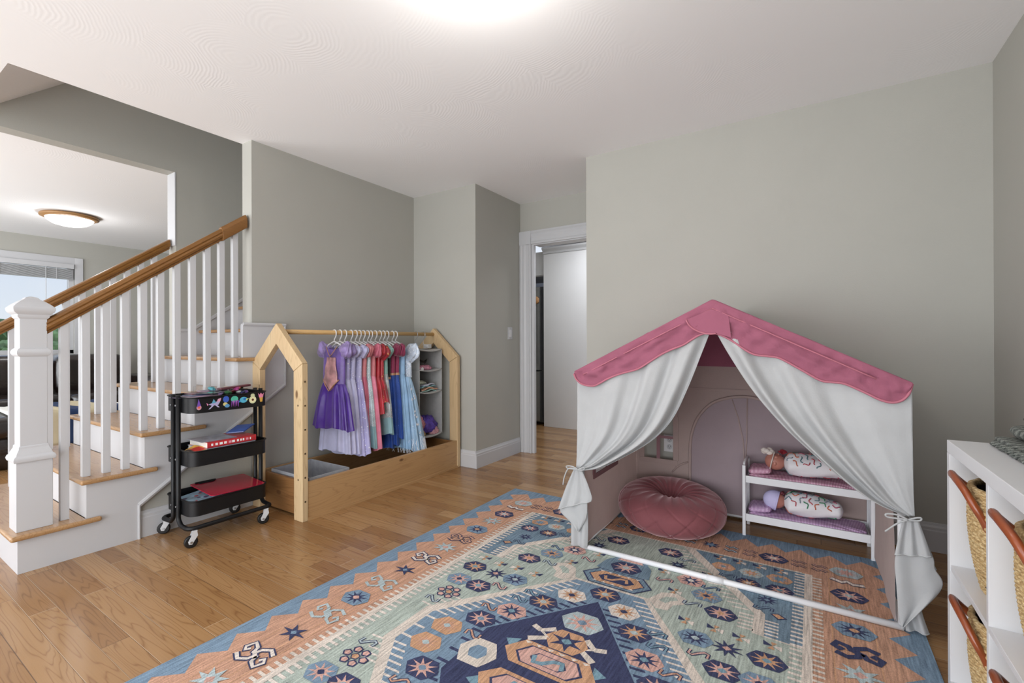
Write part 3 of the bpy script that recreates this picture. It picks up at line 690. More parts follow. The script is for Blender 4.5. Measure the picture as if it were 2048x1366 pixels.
# navy heart with toothed edge
nav = [(0.0, 1.075), (0.285, 1.46), (0.285, VL-1.46), (0.0, VL-1.075), (-0.285, VL-1.46), (-0.285, 1.46)]
rpoly(nav, 'navy', 8)
teeth((0.025, 1.10), (0.29, 1.455), 12, (1, -0.12), 0.05, 0.013, 'navy', 8)
teeth((0.285, 1.46), (0.285, VL-1.46), 4, (1, 0), 0.045, 0.013, 'navy', 8, (True, False))

def hexpts(cu, cv, ru, rv, rot=0):
    pts = [(-1, 0), (-0.55, -0.86), (0.45, -0.9), (1, -0.05), (0.6, 0.86), (-0.5, 0.9)]
    # lightly stepped outline
    out = []
    for i in range(6):
        a, b_ = pts[i], pts[(i+1) % 6]
        out.append(a); out.append(((a[0]+b_[0])/2*1.03, (a[1]+b_[1])/2*1.0))
    c_, s_ = cos(rot), sin(rot)
    return [(cu+(x*c_-y*s_)*ru, cv+(x*s_+y*c_)*rv) for x, y in out]
def star(cu, cv, ru, rv, n_=8, inner=0.42, ph=0.0):
    return [(cu+ru*(1 if k % 2 == 0 else inner)*cos(ph+pi*k/n_), cv+rv*(1 if k % 2 == 0 else inner)*sin(ph+pi*k/n_)) for k in range(2*n_)]
def hexm(cu, cv, bg_, fg, ctr, s=1.0, lay=10, n_=9, sy=False):
    ru, rv = 0.063*s, 0.050*s
    a = [hexpts(cu, cv, ru, rv)]; 
    def put(p, c_, l_):
        (sym(p, c_, l_) if sy else rpoly(p, c_, l_))
    put(hexpts(cu, cv, ru, rv), bg_, lay)
    if fg: put(star(cu, cv, ru*0.84, rv*0.84, n_, 0.36, 0.3), fg, lay+1); put(star(cu, cv, ru*0.42, rv*0.42, 6, 0.7), fg, lay+1)
    if ctr: put(star(cu, cv, ru*0.25, rv*0.25, 4, 0.8), ctr, lay+2)
def burst(cu, cv, col, ctr, s=1.0, lay=10):
    sym(star(cu, cv, 0.056*s, 0.048*s, 9, 0.40, 0.2), col, lay)
    sym(star(cu, cv, 0.016*s, 0.013*s, 4, 0.7), ctr, lay+1)
def band_poly(path, w_):
    L_ = []; R_ = []
    for i, p in enumerate(path):
        a = path[max(i-1, 0)]; b_ = path[min(i+1, len(path)-1)]
        d = Vector((b_[0]-a[0], b_[1]-a[1])).normalized(); n_ = Vector((-d.y, d.x))*w_/2
        L_.append((p[0]+n_.x, p[1]+n_.y)); R_.append((p[0]-n_.x, p[1]-n_.y))
    return L_, R_
def strokes(path, w_, col, lay):
    L_, R_ = band_poly(path, w_)
    for i in range(len(path)-1): rpoly([L_[i], L_[i+1], R_[i+1], R_[i]], col, lay)
def scurve(cu, cv, col, edge, s=1.0, flip=1, lay=10, fl=False):
    base = [(-0.030, -0.010), (-0.034, 0.010), (-0.020, 0.014), (-0.008, 0.004), (0.004, -0.006), (0.018, -0.014), (0.032, -0.010), (0.030, 0.010)]
    pth = [(cu+x*s, cv+flip*y*s*1.2) for x, y in base]
    strokes(pth, 0.0155*s, edge, lay); strokes(pth, 0.0075*s, col, lay+1)
def bow(cu, cv, c1='navy', c2='orange', c3='ivory', s=1.0, lay=10):
    a = 0.030*s; b_ = 0.022*s
    for k, c_ in enumerate((c1, c2, c3, c2)):
        q = [((-a, -b_), (0, 0), (-a*0.9, b_*0.3)), ((-a*0.2, -b_), (0, 0), (a*0.5, -b_*0.9)), ((a, -b_*0.3), (0, 0), (a, b_)), ((-a*0.5, b_), (0, 0), (a*0.3, b_))][k]
        sym([(cu+x, cv+y) for x, y in q], c_, lay)
def flower(cu, cv, s=1.0, lay=10, pet='pink', edge='navy'):
    for k in range(6):
        a = k*pi/3; du, dv = 0.038*s*cos(a), 0.032*s*sin(a)
        sym(star(cu+du, cv+dv, 0.020*s, 0.0165*s, 5, 0.85), edge, lay); sym(star(cu+du, cv+dv, 0.013*s, 0.011*s, 5, 0.85), pet, lay+1)
    sym(star(cu, cv, 0.019*s, 0.016*s, 5, 0.85), edge, lay); sym(star(cu, cv, 0.014*s, 0.012*s, 5, 0.85), 'orange', lay+1)
def scrollm(cu, cv, col, edge, s=1.0, lay=10):
    """double hooked scroll"""
    for m_ in (1, -1):
        p = [(0.012, 0.0), (0.022, 0.020), (0.050, 0.030), (0.060, 0.006), (0.046, -0.004), (0.038, 0.008)]
        pp = [(-0.006, 0.0), (0.0, -0.020), (0.026, -0.034), (0.056, -0.022)]
        for q in (p, pp):
            pth = [(cu+m_*x*s, cv+m_*y*s*1.1) for x, y in q]
            if edge: strokes(pth, 0.021*s, edge, lay)
            strokes(pth, 0.011*s, col, lay+1)
    sc_ = [(cu-0.018*s, cv-0.01*s), (cu+0.018*s, cv+0.01*s)]
    strokes(sc_, 0.022*s, edge or col, lay); strokes(sc_, 0.012*s, col, lay+1)
def zmark(cu, cv, col, edge, s=1.0, lay=10):
    for dv in (-0.022, 0.022):
        pth = [(cu-0.028*s, cv+dv*s-0.008*s), (cu-0.006*s, cv+dv*s+0.008*s), (cu+0.006*s, cv+dv*s-0.008*s), (cu+0.030*s, cv+dv*s+0.008*s)]
        strokes(pth, 0.019*s, edge, lay); strokes(pth, 0.009*s, col, lay+1)
def bird(cu, cv, lay=10):
    pth = [(cu-0.06, cv-0.012), (cu-0.02, cv+0.008), (cu, cv-0.01), (cu+0.02, cv+0.01), (cu+0.062, cv)]
    strokes(pth, 0.030, 'navy', lay); strokes(pth, 0.020, 'ivory', lay+1)
# side borders, mirrored left and right and end to end
def side(su):
    for v, kind in ((0.241, 'pale'), (0.342, 'bird'), (0.470, 'hex'), (0.60, 'pstar'), (0.748, 'bluehex'), (0.893, 'scroll'), (1.022, 'pstar'), (1.165, 'wscroll'), (1.308, 'nstar'), (1.451, 'pscroll')):
        for vv in (v, VL-v):
            u = su*0.870
            if kind == 'pale': rpoly(hexpts(u, vv, 0.066, 0.052), 'pale', 10); rpoly(star(u, vv, 0.05, 0.04, 9, 0.4), 'pink', 11)
            elif kind == 'bird': bird(u, vv)
            elif kind == 'hex': hexm(u, vv, 'navy', 'pink', 'pale', 1.08)
            elif kind == 'pstar': rpoly(star(u, vv, 0.07, 0.055, 8, 0.45), 'pale', 10); rpoly(star(u, vv, 0.02, 0.018, 4, 0.7), 'pink', 11)
            elif kind == 'bluehex': hexm(u, vv, 'blue', 'navy', 'orange', 1.12)
            elif kind == 'scroll': scrollm(u, vv, 'terra' if su < 0 else 'navy', 'navy', 1.12)
            elif kind == 'wscroll': scrollm(u, vv, 'ivory', 'navy', 1.15)
            elif kind == 'nstar': rpoly(star(u, vv, 0.065, 0.045, 6, 0.35), 'navy', 10); rpoly(star(u, vv, 0.015, 0.012, 4, 0.7), 'blue', 11)
            elif kind == 'pscroll': scrollm(u, vv, 'pale', None, 1.2)
side(1); side(-1)
hexm(-0.87, VC, 'blue', 'navy', 'pink', 1.1); hexm(0.87, VC, 'blue', 'navy', 'pink', 1.1)
# end borders
for u, kind in ((0.293, 's'), (0.389, 'w'), (0.477, 'w'), (0.579, 'h'), (0.685, 'w'), (0.768, 'w'), (0.19, 'w'), (0.09, 'bh'), (0.0, 'w')):
    for uu in {u, -u}:
        for vv in (0.25, VL-0.25):
            if kind == 's': rpoly(star(uu, vv, 0.055, 0.042, 8, 0.4), 'navy', 10); rpoly(star(uu, vv, 0.03, 0.024, 5, 0.5), 'blue', 11)
            elif kind == 'w': zmark(uu, vv, 'terra' if u > 0.45 else 'pale', 'navy')
            elif kind == 'h': hexm(uu, vv, 'navy', 'pink', 'ivory', 1.05)
            elif kind == 'bh': hexm(uu, vv, 'navy', 'orange', 'teal', 0.9)
# corner fields
for u, v in ((0.386, 0.473), (0.616, 0.467)): hexm(u, v, 'orange', 'blue' if u > 0.5 else 'pink', 'teal', 0.85, sy=True)
hexm(0.503, 0.474, 'pale', 'orange', 'pink', 0.85, sy=True)
hexm(0.501, 0.578, 'navy', 'orange', 'ivory', 0.85, sy=True); hexm(0.622, 0.574, 'navy', 'pink', 'teal', 0.9, sy=True)
for u in (0.356, 0.444, 0.529, 0.617): bow(u, 0.384)
burst(0.582, 0.688, 'navy', 'slate', 0.8)
sym([(0.60, 0.79), (0.628, 0.775), (0.66, 0.80), (0.63, 0.822)], 'navy', 10); sym([(0.608, 0.791), (0.628, 0.782), (0.65, 0.80), (0.631, 0.815)], 'orange', 11)
# green field: navy and blue hexagons along the diagonal
for u, v, a, b_, c_ in ((0.137, 0.459, 'navy', 'pink', 'ivory'), (0.284, 0.693, 'pink', 'navy', 'ivory'), (0.366, 0.789, 'blue', 'orange', 'navy'), (0.437, 0.893, 'navy', 'pink', 'orange'),
                        (0.385, 1.106, 'blue', 'navy', 'pale'), (0.494, 1.236, 'navy', 'pink', 'teal'), (0.612, 1.105, 'navy', 'orange', 'teal'), (0.602, 1.235, 'blue', 'pink', 'navy')):
    hexm(u, v, a, b_, c_, sy=True)
burst(0.490, 1.108, 'navy', 'pink'); burst(0.201, 0.573, 'navy', 'blue', 0.9)
flower(0.570, 1.345, 1.05)
for u, v in ((0.160, 0.668), (0.244, 0.821), (0.332, 1.015), (0.435, 1.010), (0.523, 1.018), (0.622, 1.007), (0.34, 0.60)): bow(u, v)
for su in (1, -1):
    for vv, fl in ((0, 1), (1, -1)):
        for u, v, c_ in ((0.184, 0.749, 'pink'), (0.371, 0.712, 'slate'), (0.329, 0.881, 'pale'), (0.413, 1.190, 'pink'), (0.593, 1.420, 'pale'), (0.23, 0.50, 'pale'), (0.417, 0.554, 'slate'), (0.576, 0.762, 'slate')):
            scurve(su*u, v if not vv else VL-v, c_, 'navy', 0.95, su*fl)
        for u, v, c_ in ((0.284, 1.229, 'teal'), (0.357, 1.345, 'terra'), (0.305, 1.52, 'terra'), (0.264, 1.16, 'teal')):
            if vv and v > 1.5: continue
            scurve(su*u, v if not vv else VL-v, c_, 'navy', 0.95, su*fl)
# medallion blue field
for u, v, a, b_, c_ in ((0.113, 1.087, 'ivory', 'orange', 'navy'), (0.190, 1.196, 'navy', 'orange', 'pale'), (0.265, 1.320, 'pink', 'navy', 'teal'), (0.338, 1.427, 'navy', 'pink', 'blue'), (0.420, 1.530, 'orange', 'terra', 'pale')):
    hexm(u, v, a, b_, c_, 1.05, sy=True)
for sv in (1, -1): hexm(0.004, 1.007 if sv == 1 else VL-1.007, 'navy', 'orange', 'pale', 1.1)
# upper lozenge above the medallion
for sv in (0, 1):
    def fl(p): return [(u, v if not sv else VL-v) for u, v in p]
    rpoly(fl([(-0.05, 0.615), (0.05, 0.615), (0.11, 0.70), (0.125, 0.79), (0.06, 0.81), (-0.06, 0.81), (-0.125, 0.79), (-0.11, 0.70)]), 'slate', 10)
    rpoly(fl([(-0.035, 0.63), (0.035, 0.63), (0.065, 0.672), (-0.065, 0.672)]), 'pink', 11)
    hexm(0.0, 0.735 if not sv else VL-0.735, 'navy', 'pink', 'pale', 1.2, lay=11)
    def loz(cv, s, ring=('navy', 'slate', 'navy', 'orange', 'navy', 'ivory'), lay=12):
        base = [(-0.17, 0.0), (-0.11, -0.075), (0.11, -0.075), (0.17, 0.0), (0.11, 0.075), (-0.11, 0.075)]
        for i, (c_, k) in enumerate((('navy', 1.0), ('slate', 0.95), ('navy', 0.80), ('orange', 0.76), ('navy', 0.52), ('slate' if s > 1 else 'navy', 0.48))):
            rpoly([(x*k*s, cv+y*(1-(1-k)*1.2)*s) for x, y in base], c_, lay+i)
        for q in range(-4, 5, 2):
            for e in (-1, 1): rpoly([(q*0.022*s-0.01, cv+e*0.055*s), (q*0.022*s+0.012, cv+e*0.055*s), (q*0.022*s, cv+e*0.042*s)], 'ivory', lay+4)
        pth = [(x*s, cv+y*s) for x, y in ((-0.055, -0.012), (-0.045, 0.018), (-0.015, 0.014), (0.0, 0.0), (0.015, -0.014), (0.045, -0.018), (0.055, 0.012))]
        strokes(pth, 0.016*s, 'orange' if s <= 1 else 'teal', lay+7)
    loz(0.868 if not sv else VL-0.868, 0.95)
# heart motifs
for sv in (0, 1):
    V = lambda v: v if not sv else VL-v
    hexm(0.004, V(1.242), 'pale', 'pink', 'blue', 1.35, lay=10); hexm(0.004, V(1.376), 'orange', 'navy', 'teal', 1.3, lay=10, n_=6)
    for su in (1, -1):
        pth = [(su*0.060, V(1.33)), (su*0.105, V(1.365)), (su*0.065, V(1.39)), (su*0.125, V(1.43))]
        strokes(pth, 0.026, 'cream', 10); strokes([(su*0.105, V(1.365)), (su*0.145, V(1.35))], 0.022, 'cream', 10)
        rpoly([(su*0.14, V(1.445)), (su*0.19, V(1.47)), (su*0.15, V(1.51))], 'teal', 10)
    base = [(-0.17, 0.0), (-0.12, -0.075), (0.12, -0.075), (0.17, 0.0), (0.12, 0.06), (-0.12, 0.06)]
    cv = V(1.510)
    e = 1 if not sv else -1
    for i, (c_, k) in enumerate((('orange', 1.0), ('navy', 0.74), ('pink', 0.68), ('navy', 0.40), ('pink', 0.36))):
        rpoly([(x*k, cv+e*y*k*0.95) for x, y in base], c_, 12+i)
    for q in range(-5, 6, 2):
        rpoly([(q*0.022-0.014, cv-e*0.066), (q*0.022+0.014, cv-e*0.066), (q*0.022, cv-e*0.054)], 'ivory', 14)
    strokes([(x*1.0, cv+y*e) for x, y in ((-0.055, -0.012), (-0.045, 0.02), (-0.015, 0.014), (0.0, 0.0), (0.015, -0.014), (0.045, -0.02), (0.055, 0.012))], 0.018, 'teal', 18)
for su in (1, -1):
    rpoly(hexpts(su*0.232, VC, 0.075, 0.075), 'cream', 11); rpoly(hexpts(su*0.232, VC, 0.036, 0.036), 'blue', 12)
rg = rug.build('rug', rmats, merge=False)
tag(rg, 'blue, terracotta and green kilim-patterned wool rug lying on the oak floor', 'rug')
# ================================================================== rolling cart
cx0, cx1, cy0, cy1 = -3.075, -2.765, 1.150, 1.560
ct = thing('utility_cart', 'black three-tier rolling metal cart parked in front of the stairs', 'cart', ((cx0+cx1)/2, (cy0+cy1)/2, 0))
def rrect(x0, x1, y0, y1, r, n=6):
    pts = []
    for (cx, cy, a0) in ((x1-r, y1-r, 0), (x0+r, y1-r, 90), (x0+r, y0+r, 180), (x1-r, y0+r, 270)):
        for k in range(n+1): a = R(a0+90*k/n); pts.append((cx+r*cos(a), cy+r*sin(a)))
    return pts
def tray(z0, z1, name='tray'):
    t_ = 0.0035; o_ = rrect(cx0, cx1, cy0-0.005, cy1+0.005, 0.05); i_ = rrect(cx0+t_, cx1-t_, cy0-0.005+t_, cy1+0.005-t_, 0.05-t_); n = len(o_)
    rm = rrect(cx0-0.006, cx1+0.006, cy0-0.011, cy1+0.011, 0.056)
    rings = [[(p[0], p[1], z0) for p in o_], [(p[0], p[1], z1-0.008) for p in o_], [(p[0], p[1], z1-0.004) for p in rm], [(p[0], p[1], z1) for p in rm], [(p[0], p[1], z1) for p in i_], [(p[0], p[1], z0+0.004) for p in i_]]
    vs = [p for r_ in rings for p in r_]; fs = [tuple(range(n)), tuple(5*n+k for k in range(n))]
    for i in range(5):
        for k in range(n): fs.append((i*n+k, i*n+(k+1) % n, (i+1)*n+(k+1) % n, (i+1)*n+k))
    o = MB().add(vs, fs).build(name, BLACK, ct)
    for i, p in enumerate(o.data.polygons): p.use_smooth = len(p.vertices) == 4
    md = o.modifiers.new('es', 'EDGE_SPLIT'); md.split_angle = R(40); return o
TR = [(0.152, 0.235), (0.418, 0.502), (0.703, 0.790)]
for a, b_ in TR: tray(a, b_)
xm = (cx0+cx1)/2
def arc(c, r, a0, a1, ax1, ax2, n=6):
    return [Vector(c)+Vector(ax1)*r*cos(R(a0+(a1-a0)*k/n))+Vector(ax2)*r*sin(R(a0+(a1-a0)*k/n)) for k in range(n+1)]
for s in (1, -1):
    xv = xm+0.012+s*0.03; xo = xm+s*0.165; zb = 0.098
    ya, yb = cy0-0.018, cy1+0.018
    def half(y, dy):
        p = [Vector((xv, y, 0.80)), Vector((xv, y, 0.17))]
        p += arc((xv+s*0.04, y, 0.145+zb*0), 0.04, 180, 255, (s, 0, 0), (0, 0, 1))
        p[-1].z = zb+0.004
        p += [Vector((xo-s*0.045, y, zb))]
        p += arc((xo-s*0.035, y+dy*0.035, zb), 0.035, 270, 360, (s, 0, 0), (0, dy, 0))
        return p
    path = half(ya, 1)+list(reversed(half(yb, -1)))
    MB().tube(path, 0.0115, 12).build('frame_tube', BLACK, ct, smooth=True)
mb = MB()
WH = mat('castor_fork_grey', 'c9cacc', 0.35, 0.02)
def castor(x, y, ang):
    c_ = thing('castor', None, None); c_.parent = ct; c_.location = (x-ct.location.x, y-ct.location.y, 0); c_.rotation_euler = (0, 0, ang)
    for k in list(c_.keys()): del c_[k]
    mw = MB(); mw.lathe([(0.008, -0.011), (0.028, -0.011), (0.0315, -0.006), (0.0315, 0.006), (0.028, 0.011), (0.008, 0.011)], (0, 0.02, 0.032), 28, axis='x')
    mw.build('wheel', RUBBER, c_, smooth=False, world=False, bevel=0.002)
    mf = MB()
    for s in (-1, 1):
        pl_ = [(-0.006, 0.088), (0.016, 0.084), (0.022, 0.06), (0.034, 0.036), (0.030, 0.022), (0.016, 0.020), (0.004, 0.040), (-0.010, 0.062)]
        mf.prism(pl_, 'x', s*0.0135-0.0015, s*0.0135+0.0015)
    mf.prism([(-0.008, 0.086), (0.016, 0.086), (0.016, 0.09), (-0.008, 0.09)], 'x', -0.015, 0.015)
    mf.build('fork', WH, c_, world=False, bevel=0.001)
    MB().lathe([(0.006, 0.086), (0.006, 0.100)], (0, 0, 0), 10).build('stem', CHROME, c_, world=False)
    MB().lathe([(0.006, -0.018), (0.006, 0.018)], (0, 0.02, 0.032), 10, axis='x').build('axle', CHROME, c_, world=False)
for x, y, a in ((xm-0.165, cy0+0.012, 2.6), (xm+0.165, cy0+0.012, 2.9), (xm+0.165, cy1-0.012, 2.7), (xm-0.165, cy1-0.012, 2.8)): castor(x, y, a)
for z in (0.20, 0.455, 0.745):
    for y, s in ((cy0-0.03, -1), (cy1+0.03, 1)):
        for sx_ in (-1, 1):
            MB().lathe([(0.005, -0.002), (0.0045, 0.002)], (xm+0.012+sx_*0.03, y, z), 10, axis='y').build('rivet', CHROME, ct)
# stickers along the front of the top tray
def sticker(y, z, polys, name='sticker'):
    m_ = MB(); ms = []
    for i, (pts, col) in enumerate(polys):
        mm = mat('sticker_'+col, col, 0.35, 0.05, 30); 
        if mm not in ms: ms.append(mm)
        m_.prism([(y+a, z+b_) for a, b_ in pts], 'x', cx1+0.0004, cx1+0.0012+0.0003*i, ms.index(mm))
    m_.build(name, ms, ct)
def ell(cx, cy, rx, ry, n=14, a0=0, a1=360): return [(cx+rx*cos(R(a0+(a1-a0)*k/n)), cy+ry*sin(R(a0+(a1-a0)*k/n))) for k in range(n if a1-a0 == 360 else n+1)]
zc = 0.748
sticker(1.185, zc, [(ell(0.0, -0.014, 0.012, 0.013), 'd8a0b0'), ([(-0.010, -0.012), (-0.002, 0.032), (0.009, -0.004)], '7a55b8'), (ell(0, -0.013, 0.006, 0.006), 'e8705a')])
sticker(1.262, zc-0.003, [([(-0.03, 0.0), (-0.012, -0.008), (0.02, -0.006), (0.030, 0.012), (0.016, 0.014), (-0.014, 0.006)], 'b9b4dd'), ([(-0.014, 0.004), (-0.004, 0.028), (0.008, 0.006)], '5fa8c8'), ([(0.012, 0.010), (0.030, 0.014), (0.034, 0.030), (0.018, 0.026)], 'e3a8c4'),
        ([(-0.03, 0.0), (-0.04, 0.010), (-0.036, -0.006)], 'd988b0'), ([(-0.012, -0.006), (-0.030, -0.026), (-0.022, -0.024), (-0.004, -0.008)], 'c4bfe3'), ([(0.012, -0.006), (0.026, -0.020), (0.018, -0.020), (0.004, -0.008)], 'c4bfe3')])
sticker(1.322, zc+0.002, [(ell(0.0, 0.015, 0.016, 0.018), '3f62c4'), (ell(-0.004, -0.012, 0.012, 0.010), 'd8cf8c'), (ell(0.006, -0.022, 0.013, 0.010), '5f9fd0')])
sticker(1.368, zc+0.001, [(ell(0, 0.012, 0.02, 0.018), '58bfa4')]+[([(-0.016+0.008*k, 0.004), (-0.010+0.008*k, 0.004), (-0.012+0.010*k-0.006, -0.032+0.003*(k % 2))], 'b660c0' if k % 2 else '8d4fb5') for k in range(5)])
sticker(1.418, zc+0.004, [(ell(0.0, 0.0, 0.022, 0.017), '58b8d8'), ([(-0.02, 0.0), (-0.032, -0.012), (-0.016, -0.012)], '3f8fd0'), ([(0.012, 0.004), (0.030, 0.006), (0.016, -0.006)], 'd7e28a'), (ell(0.006, 0.004, 0.008, 0.007), '2f6fc0')])
sticker(1.470, zc+0.005, [(ell(0, -0.006, 0.021, 0.022), 'd9dfb4'), (ell(0.0, 0.018, 0.012, 0.013), 'd9dfb4'), (ell(0, -0.006, 0.015, 0.016), 'efe9c0'), (ell(0, -0.006, 0.007, 0.007), '6b4326')])
sticker(1.518, zc+0.008, [([(-0.016, 0.026), (-0.010, 0.0), (0.012, 0.0), (0.018, 0.026), (0.008, 0.016), (0, 0.030), (-0.006, 0.016)], 'e58bab'), ([(-0.008, 0.0), (-0.004, -0.026), (0.008, -0.026), (0.012, 0.0)], 'd8a84e')])

# ---- things on the cart
def book(label, cat, x0, x1, y0, y1, z0, th, cover, rot=0, spine=None, group=None, pages='e6e2d8', name='book'):
    t = thing(name, label, cat, ((x0+x1)/2, (y0+y1)/2, z0), (0, 0, rot), group)
    hx, hy = (x1-x0)/2, (y1-y0)/2; c_ = mat('cover_'+cover, cover, 0.35, 0.15, 12)
    m_ = MB(); m_.box(-hx, hx, -hy, hy, 0, 0.0015); m_.box(-hx, hx, -hy, hy, th-0.0015, th); m_.box(hx-0.0015, hx, -hy, hy, 0, th)
    m_.build('cover', c_, t, world=False)
    MB().box(-hx+0.003, hx-0.002, -hy+0.003, hy-0.003, 0.0016, th-0.0016).build('pages', mat('book_pages'+pages, pages, 0.8, 0.08, 60, stretch=(1, 1, 12)), t, world=False)
    if spine:
        m_ = MB(); rr = random.Random(label); ms = [mat('print_'+q, q, 0.4) for q in spine]
        y = -hy+0.02
        while y < hy-0.02:
            w_ = rr.uniform(0.006, 0.018); m_.box(hx, hx+0.0004, y, y+w_, th*0.3, th*0.7, rr.randrange(len(ms))); y += w_+rr.uniform(0.002, 0.012)
        m_.build('spine_lettering', ms, t, world=False)
    return t
z = 0.424
book('white activity book at the bottom of the stack on the middle tray', 'book', -2.995, -2.79, 1.225, 1.50, z, 0.030, 'd6d4e2', 0.04, ['8c86b8', 'b05a74'], 'books on the middle tray')
z += 0.0305
book('thin white book with dark blue spine lettering in the middle tray stack', 'book', -2.99, -2.785, 1.23, 1.505, z, 0.030, 'dfe0ea', 0.02, ['22305c', '22305c', '7a86b8'], 'books on the middle tray')
z += 0.0305
book('pale blue book just under the red-spined book', 'book', -2.99, -2.785, 1.225, 1.495, z, 0.018, 'b7c6d6', 0.05, None, 'books on the middle tray')
z += 0.0185
book('thick book with red spine on top of the middle tray stack', 'book', -2.985, -2.785, 1.23, 1.50, z, 0.032, 'c2333a', 0.03, ['ffffff', 'e9a0b4', 'ffffff'], 'books on the middle tray')
# its cover picture: a paler sheet on top
tag(MB().box(-2.98, -2.80, 1.215, 1.40, z+0.0322, z+0.0335).build('magazine', mat('magazine_cover', '9b9ca8', 0.25, 0.35, 14)), 'grey glossy magazine lying on the red-spined book', 'magazine')
b1 = book('small blue and orange booklet propped at the far end of the middle tray', 'booklet', -2.97, -2.86, 1.42, 1.53, 0.508, 0.006, '3c5fb0', 0.5, None, None, name='booklet'); b1.rotation_euler = (0.25, -0.1, 0.5)
b1.location = (-2.90, 1.47, 0.562)
cp = thing('card_packet', 'yellow and red card packet at the near end of the middle tray', 'card packet', (-2.83, 1.205, 0.492), (0.28, 0.10, 0.35))
MB().box(-0.055, 0.055, -0.035, 0.035, 0, 0.008).build('packet', mat('packet_yellow', 'd3a545', 0.3, 0.5, 35), cp, world=False, bevel=0.001)
m_ = MB(); m_.prism([(-0.04, -0.02), (0.02, -0.025), (0.045, 0.02), (-0.02, 0.028)], 'z', 0.008, 0.0088); m_.build('red_print', mat('packet_red', 'b8322a', 0.3, 0.3, 40), cp, world=False)
MB().prism([(-0.05, -0.03), (-0.01, -0.03), (0.0, -0.02), (-0.045, -0.015)], 'z', 0.008, 0.0091).build('black_print', mat('packet_black', '2a2420', 0.4), cp, world=False)
# bottom tray
pd = thing('activity_pad', 'light blue and red illustrated activity pad in the bottom tray', 'activity pad', (-2.92, 1.262, 0.158), (0.10, -0.05, 0.03))
MB().box(-0.12, 0.12, -0.08, 0.125, 0.045, 0.055).build('pad', mat('pad_blue', '9fbccf', 0.35, 0.45, 22), pd, world=False)
m_ = MB(); rr = random.Random(3)
for k in range(16):
    a = rr.uniform(-0.10, 0.09); b_ = rr.uniform(-0.065, 0.10); s = rr.uniform(0.006, 0.02)
    m_.prism([(a+s*cos(R(q*60+k*7)), b_+s*0.7*sin(R(q*60+k*7))) for q in range(6)], 'z', 0.055, 0.0553+0.0001*k, k % 3)
m_.build('printed_picture', [mat('pad_red', 'b8414c', 0.35), mat('pad_white', 'e6e8ee', 0.35), mat('pad_dark', '5a4a70', 0.35)], pd, world=False)
book('stack of white notebooks under the red clipboard', 'notebook', -3.04, -2.80, 1.30, 1.53, 0.158, 0.062, '39406a', 0.0, ['dfe3ee', 'a9aed0'], None, name='notebook_stack')
cbd = thing('clipboard', 'red translucent clipboard resting on the bottom tray', 'clipboard', (-2.90, 1.405, 0.243), (-0.03, 0.07, 0.0))
MB().prism(rrect(-0.14, 0.13, -0.155, 0.15, 0.015, 3), 'z', 0, 0.004).build('board', mat('clipboard_red', 'b01c3a', 0.15, 0.1, 4, spec=0.7), cbd, world=False)
m_ = MB(); m_.tube([(-0.125, -0.13, 0.008), (-0.125, -0.02, 0.008)], 0.005, 8); m_.box(-0.14, -0.105, -0.115, -0.035, 0.004, 0.008); m_.build('clip', BLACK, cbd, world=False)
# top tray: papers, stones and a clear box
rr = random.Random(11)
pal = ['5d4a6b', '8d6f86', '3b4a72', '6b2f3c', '2e3440', 'a88aa0']
for k in range(7):
    c_ = pal[k % len(pal)]; o = MB().box(-0.05, 0.05, -0.075, 0.075, 0, 0.0025).build('picture_card', mat('card_'+c_, c_, 0.3, 0.6, 30), None)
    o.location = (-2.925+rr.uniform(-0.07, 0.09), 1.20+0.03*k, 0.783+0.0034*k); o.rotation_euler = (0.02, 0, rr.uniform(-0.7, 0.7))
    desc = ['dark plum', 'mauve', 'navy', 'maroon', 'charcoal', 'dusty pink', 'deep purple'][k]
    tag(o, f'{desc} picture card in the pile on the top tray of the cart', 'card', 'picture cards on the top tray')
CLEAR = mat('clear_plastic', 'ffffff', 0.05, 0, trans=1.0, spec=0.5)
CLEAR.node_tree.nodes['Principled BSDF'].inputs['IOR'].default_value = 1.2
bx = thing('clear_box', 'shallow clear plastic box of craft pieces on the top tray', 'box', (-2.92, 1.40, 0.765))
m_ = MB(); X0, X1, Y0_, Y1_ = -3.03, -2.80, 1.27, 1.53
for a in ((X0, X1, Y0_, Y0_+0.002, 0.766, 0.83), (X0, X1, Y1_-0.002, Y1_, 0.766, 0.83), (X0, X0+0.002, Y0_+0.002, Y1_-0.002, 0.766, 0.83), (X1-0.002, X1, Y0_+0.002, Y1_-0.002, 0.766, 0.83)): m_.box(*a)
m_.build('wall', CLEAR, bx)
cols = [('mint', '8fd0c0'), ('violet', '6a4aa0'), ('coral', 'd9776a'), ('black', '26242c'), ('cream', 'd8cfb8'), ('olive', '7a7a44'), ('turquoise', '3fa0b0'), ('magenta', 'a83a80'), ('teal', '5fb7ae'), ('blue', '3c5aa8'), ('pink', 'd58ab8'), ('dark red', '8c2430'), ('white', 'dfe2ea'), ('green', '4d8a58'), ('sky blue', '7fb0d8'), ('brown', '5c3a34'), ('navy', '27305c'), ('lilac', 'a78cc8')]
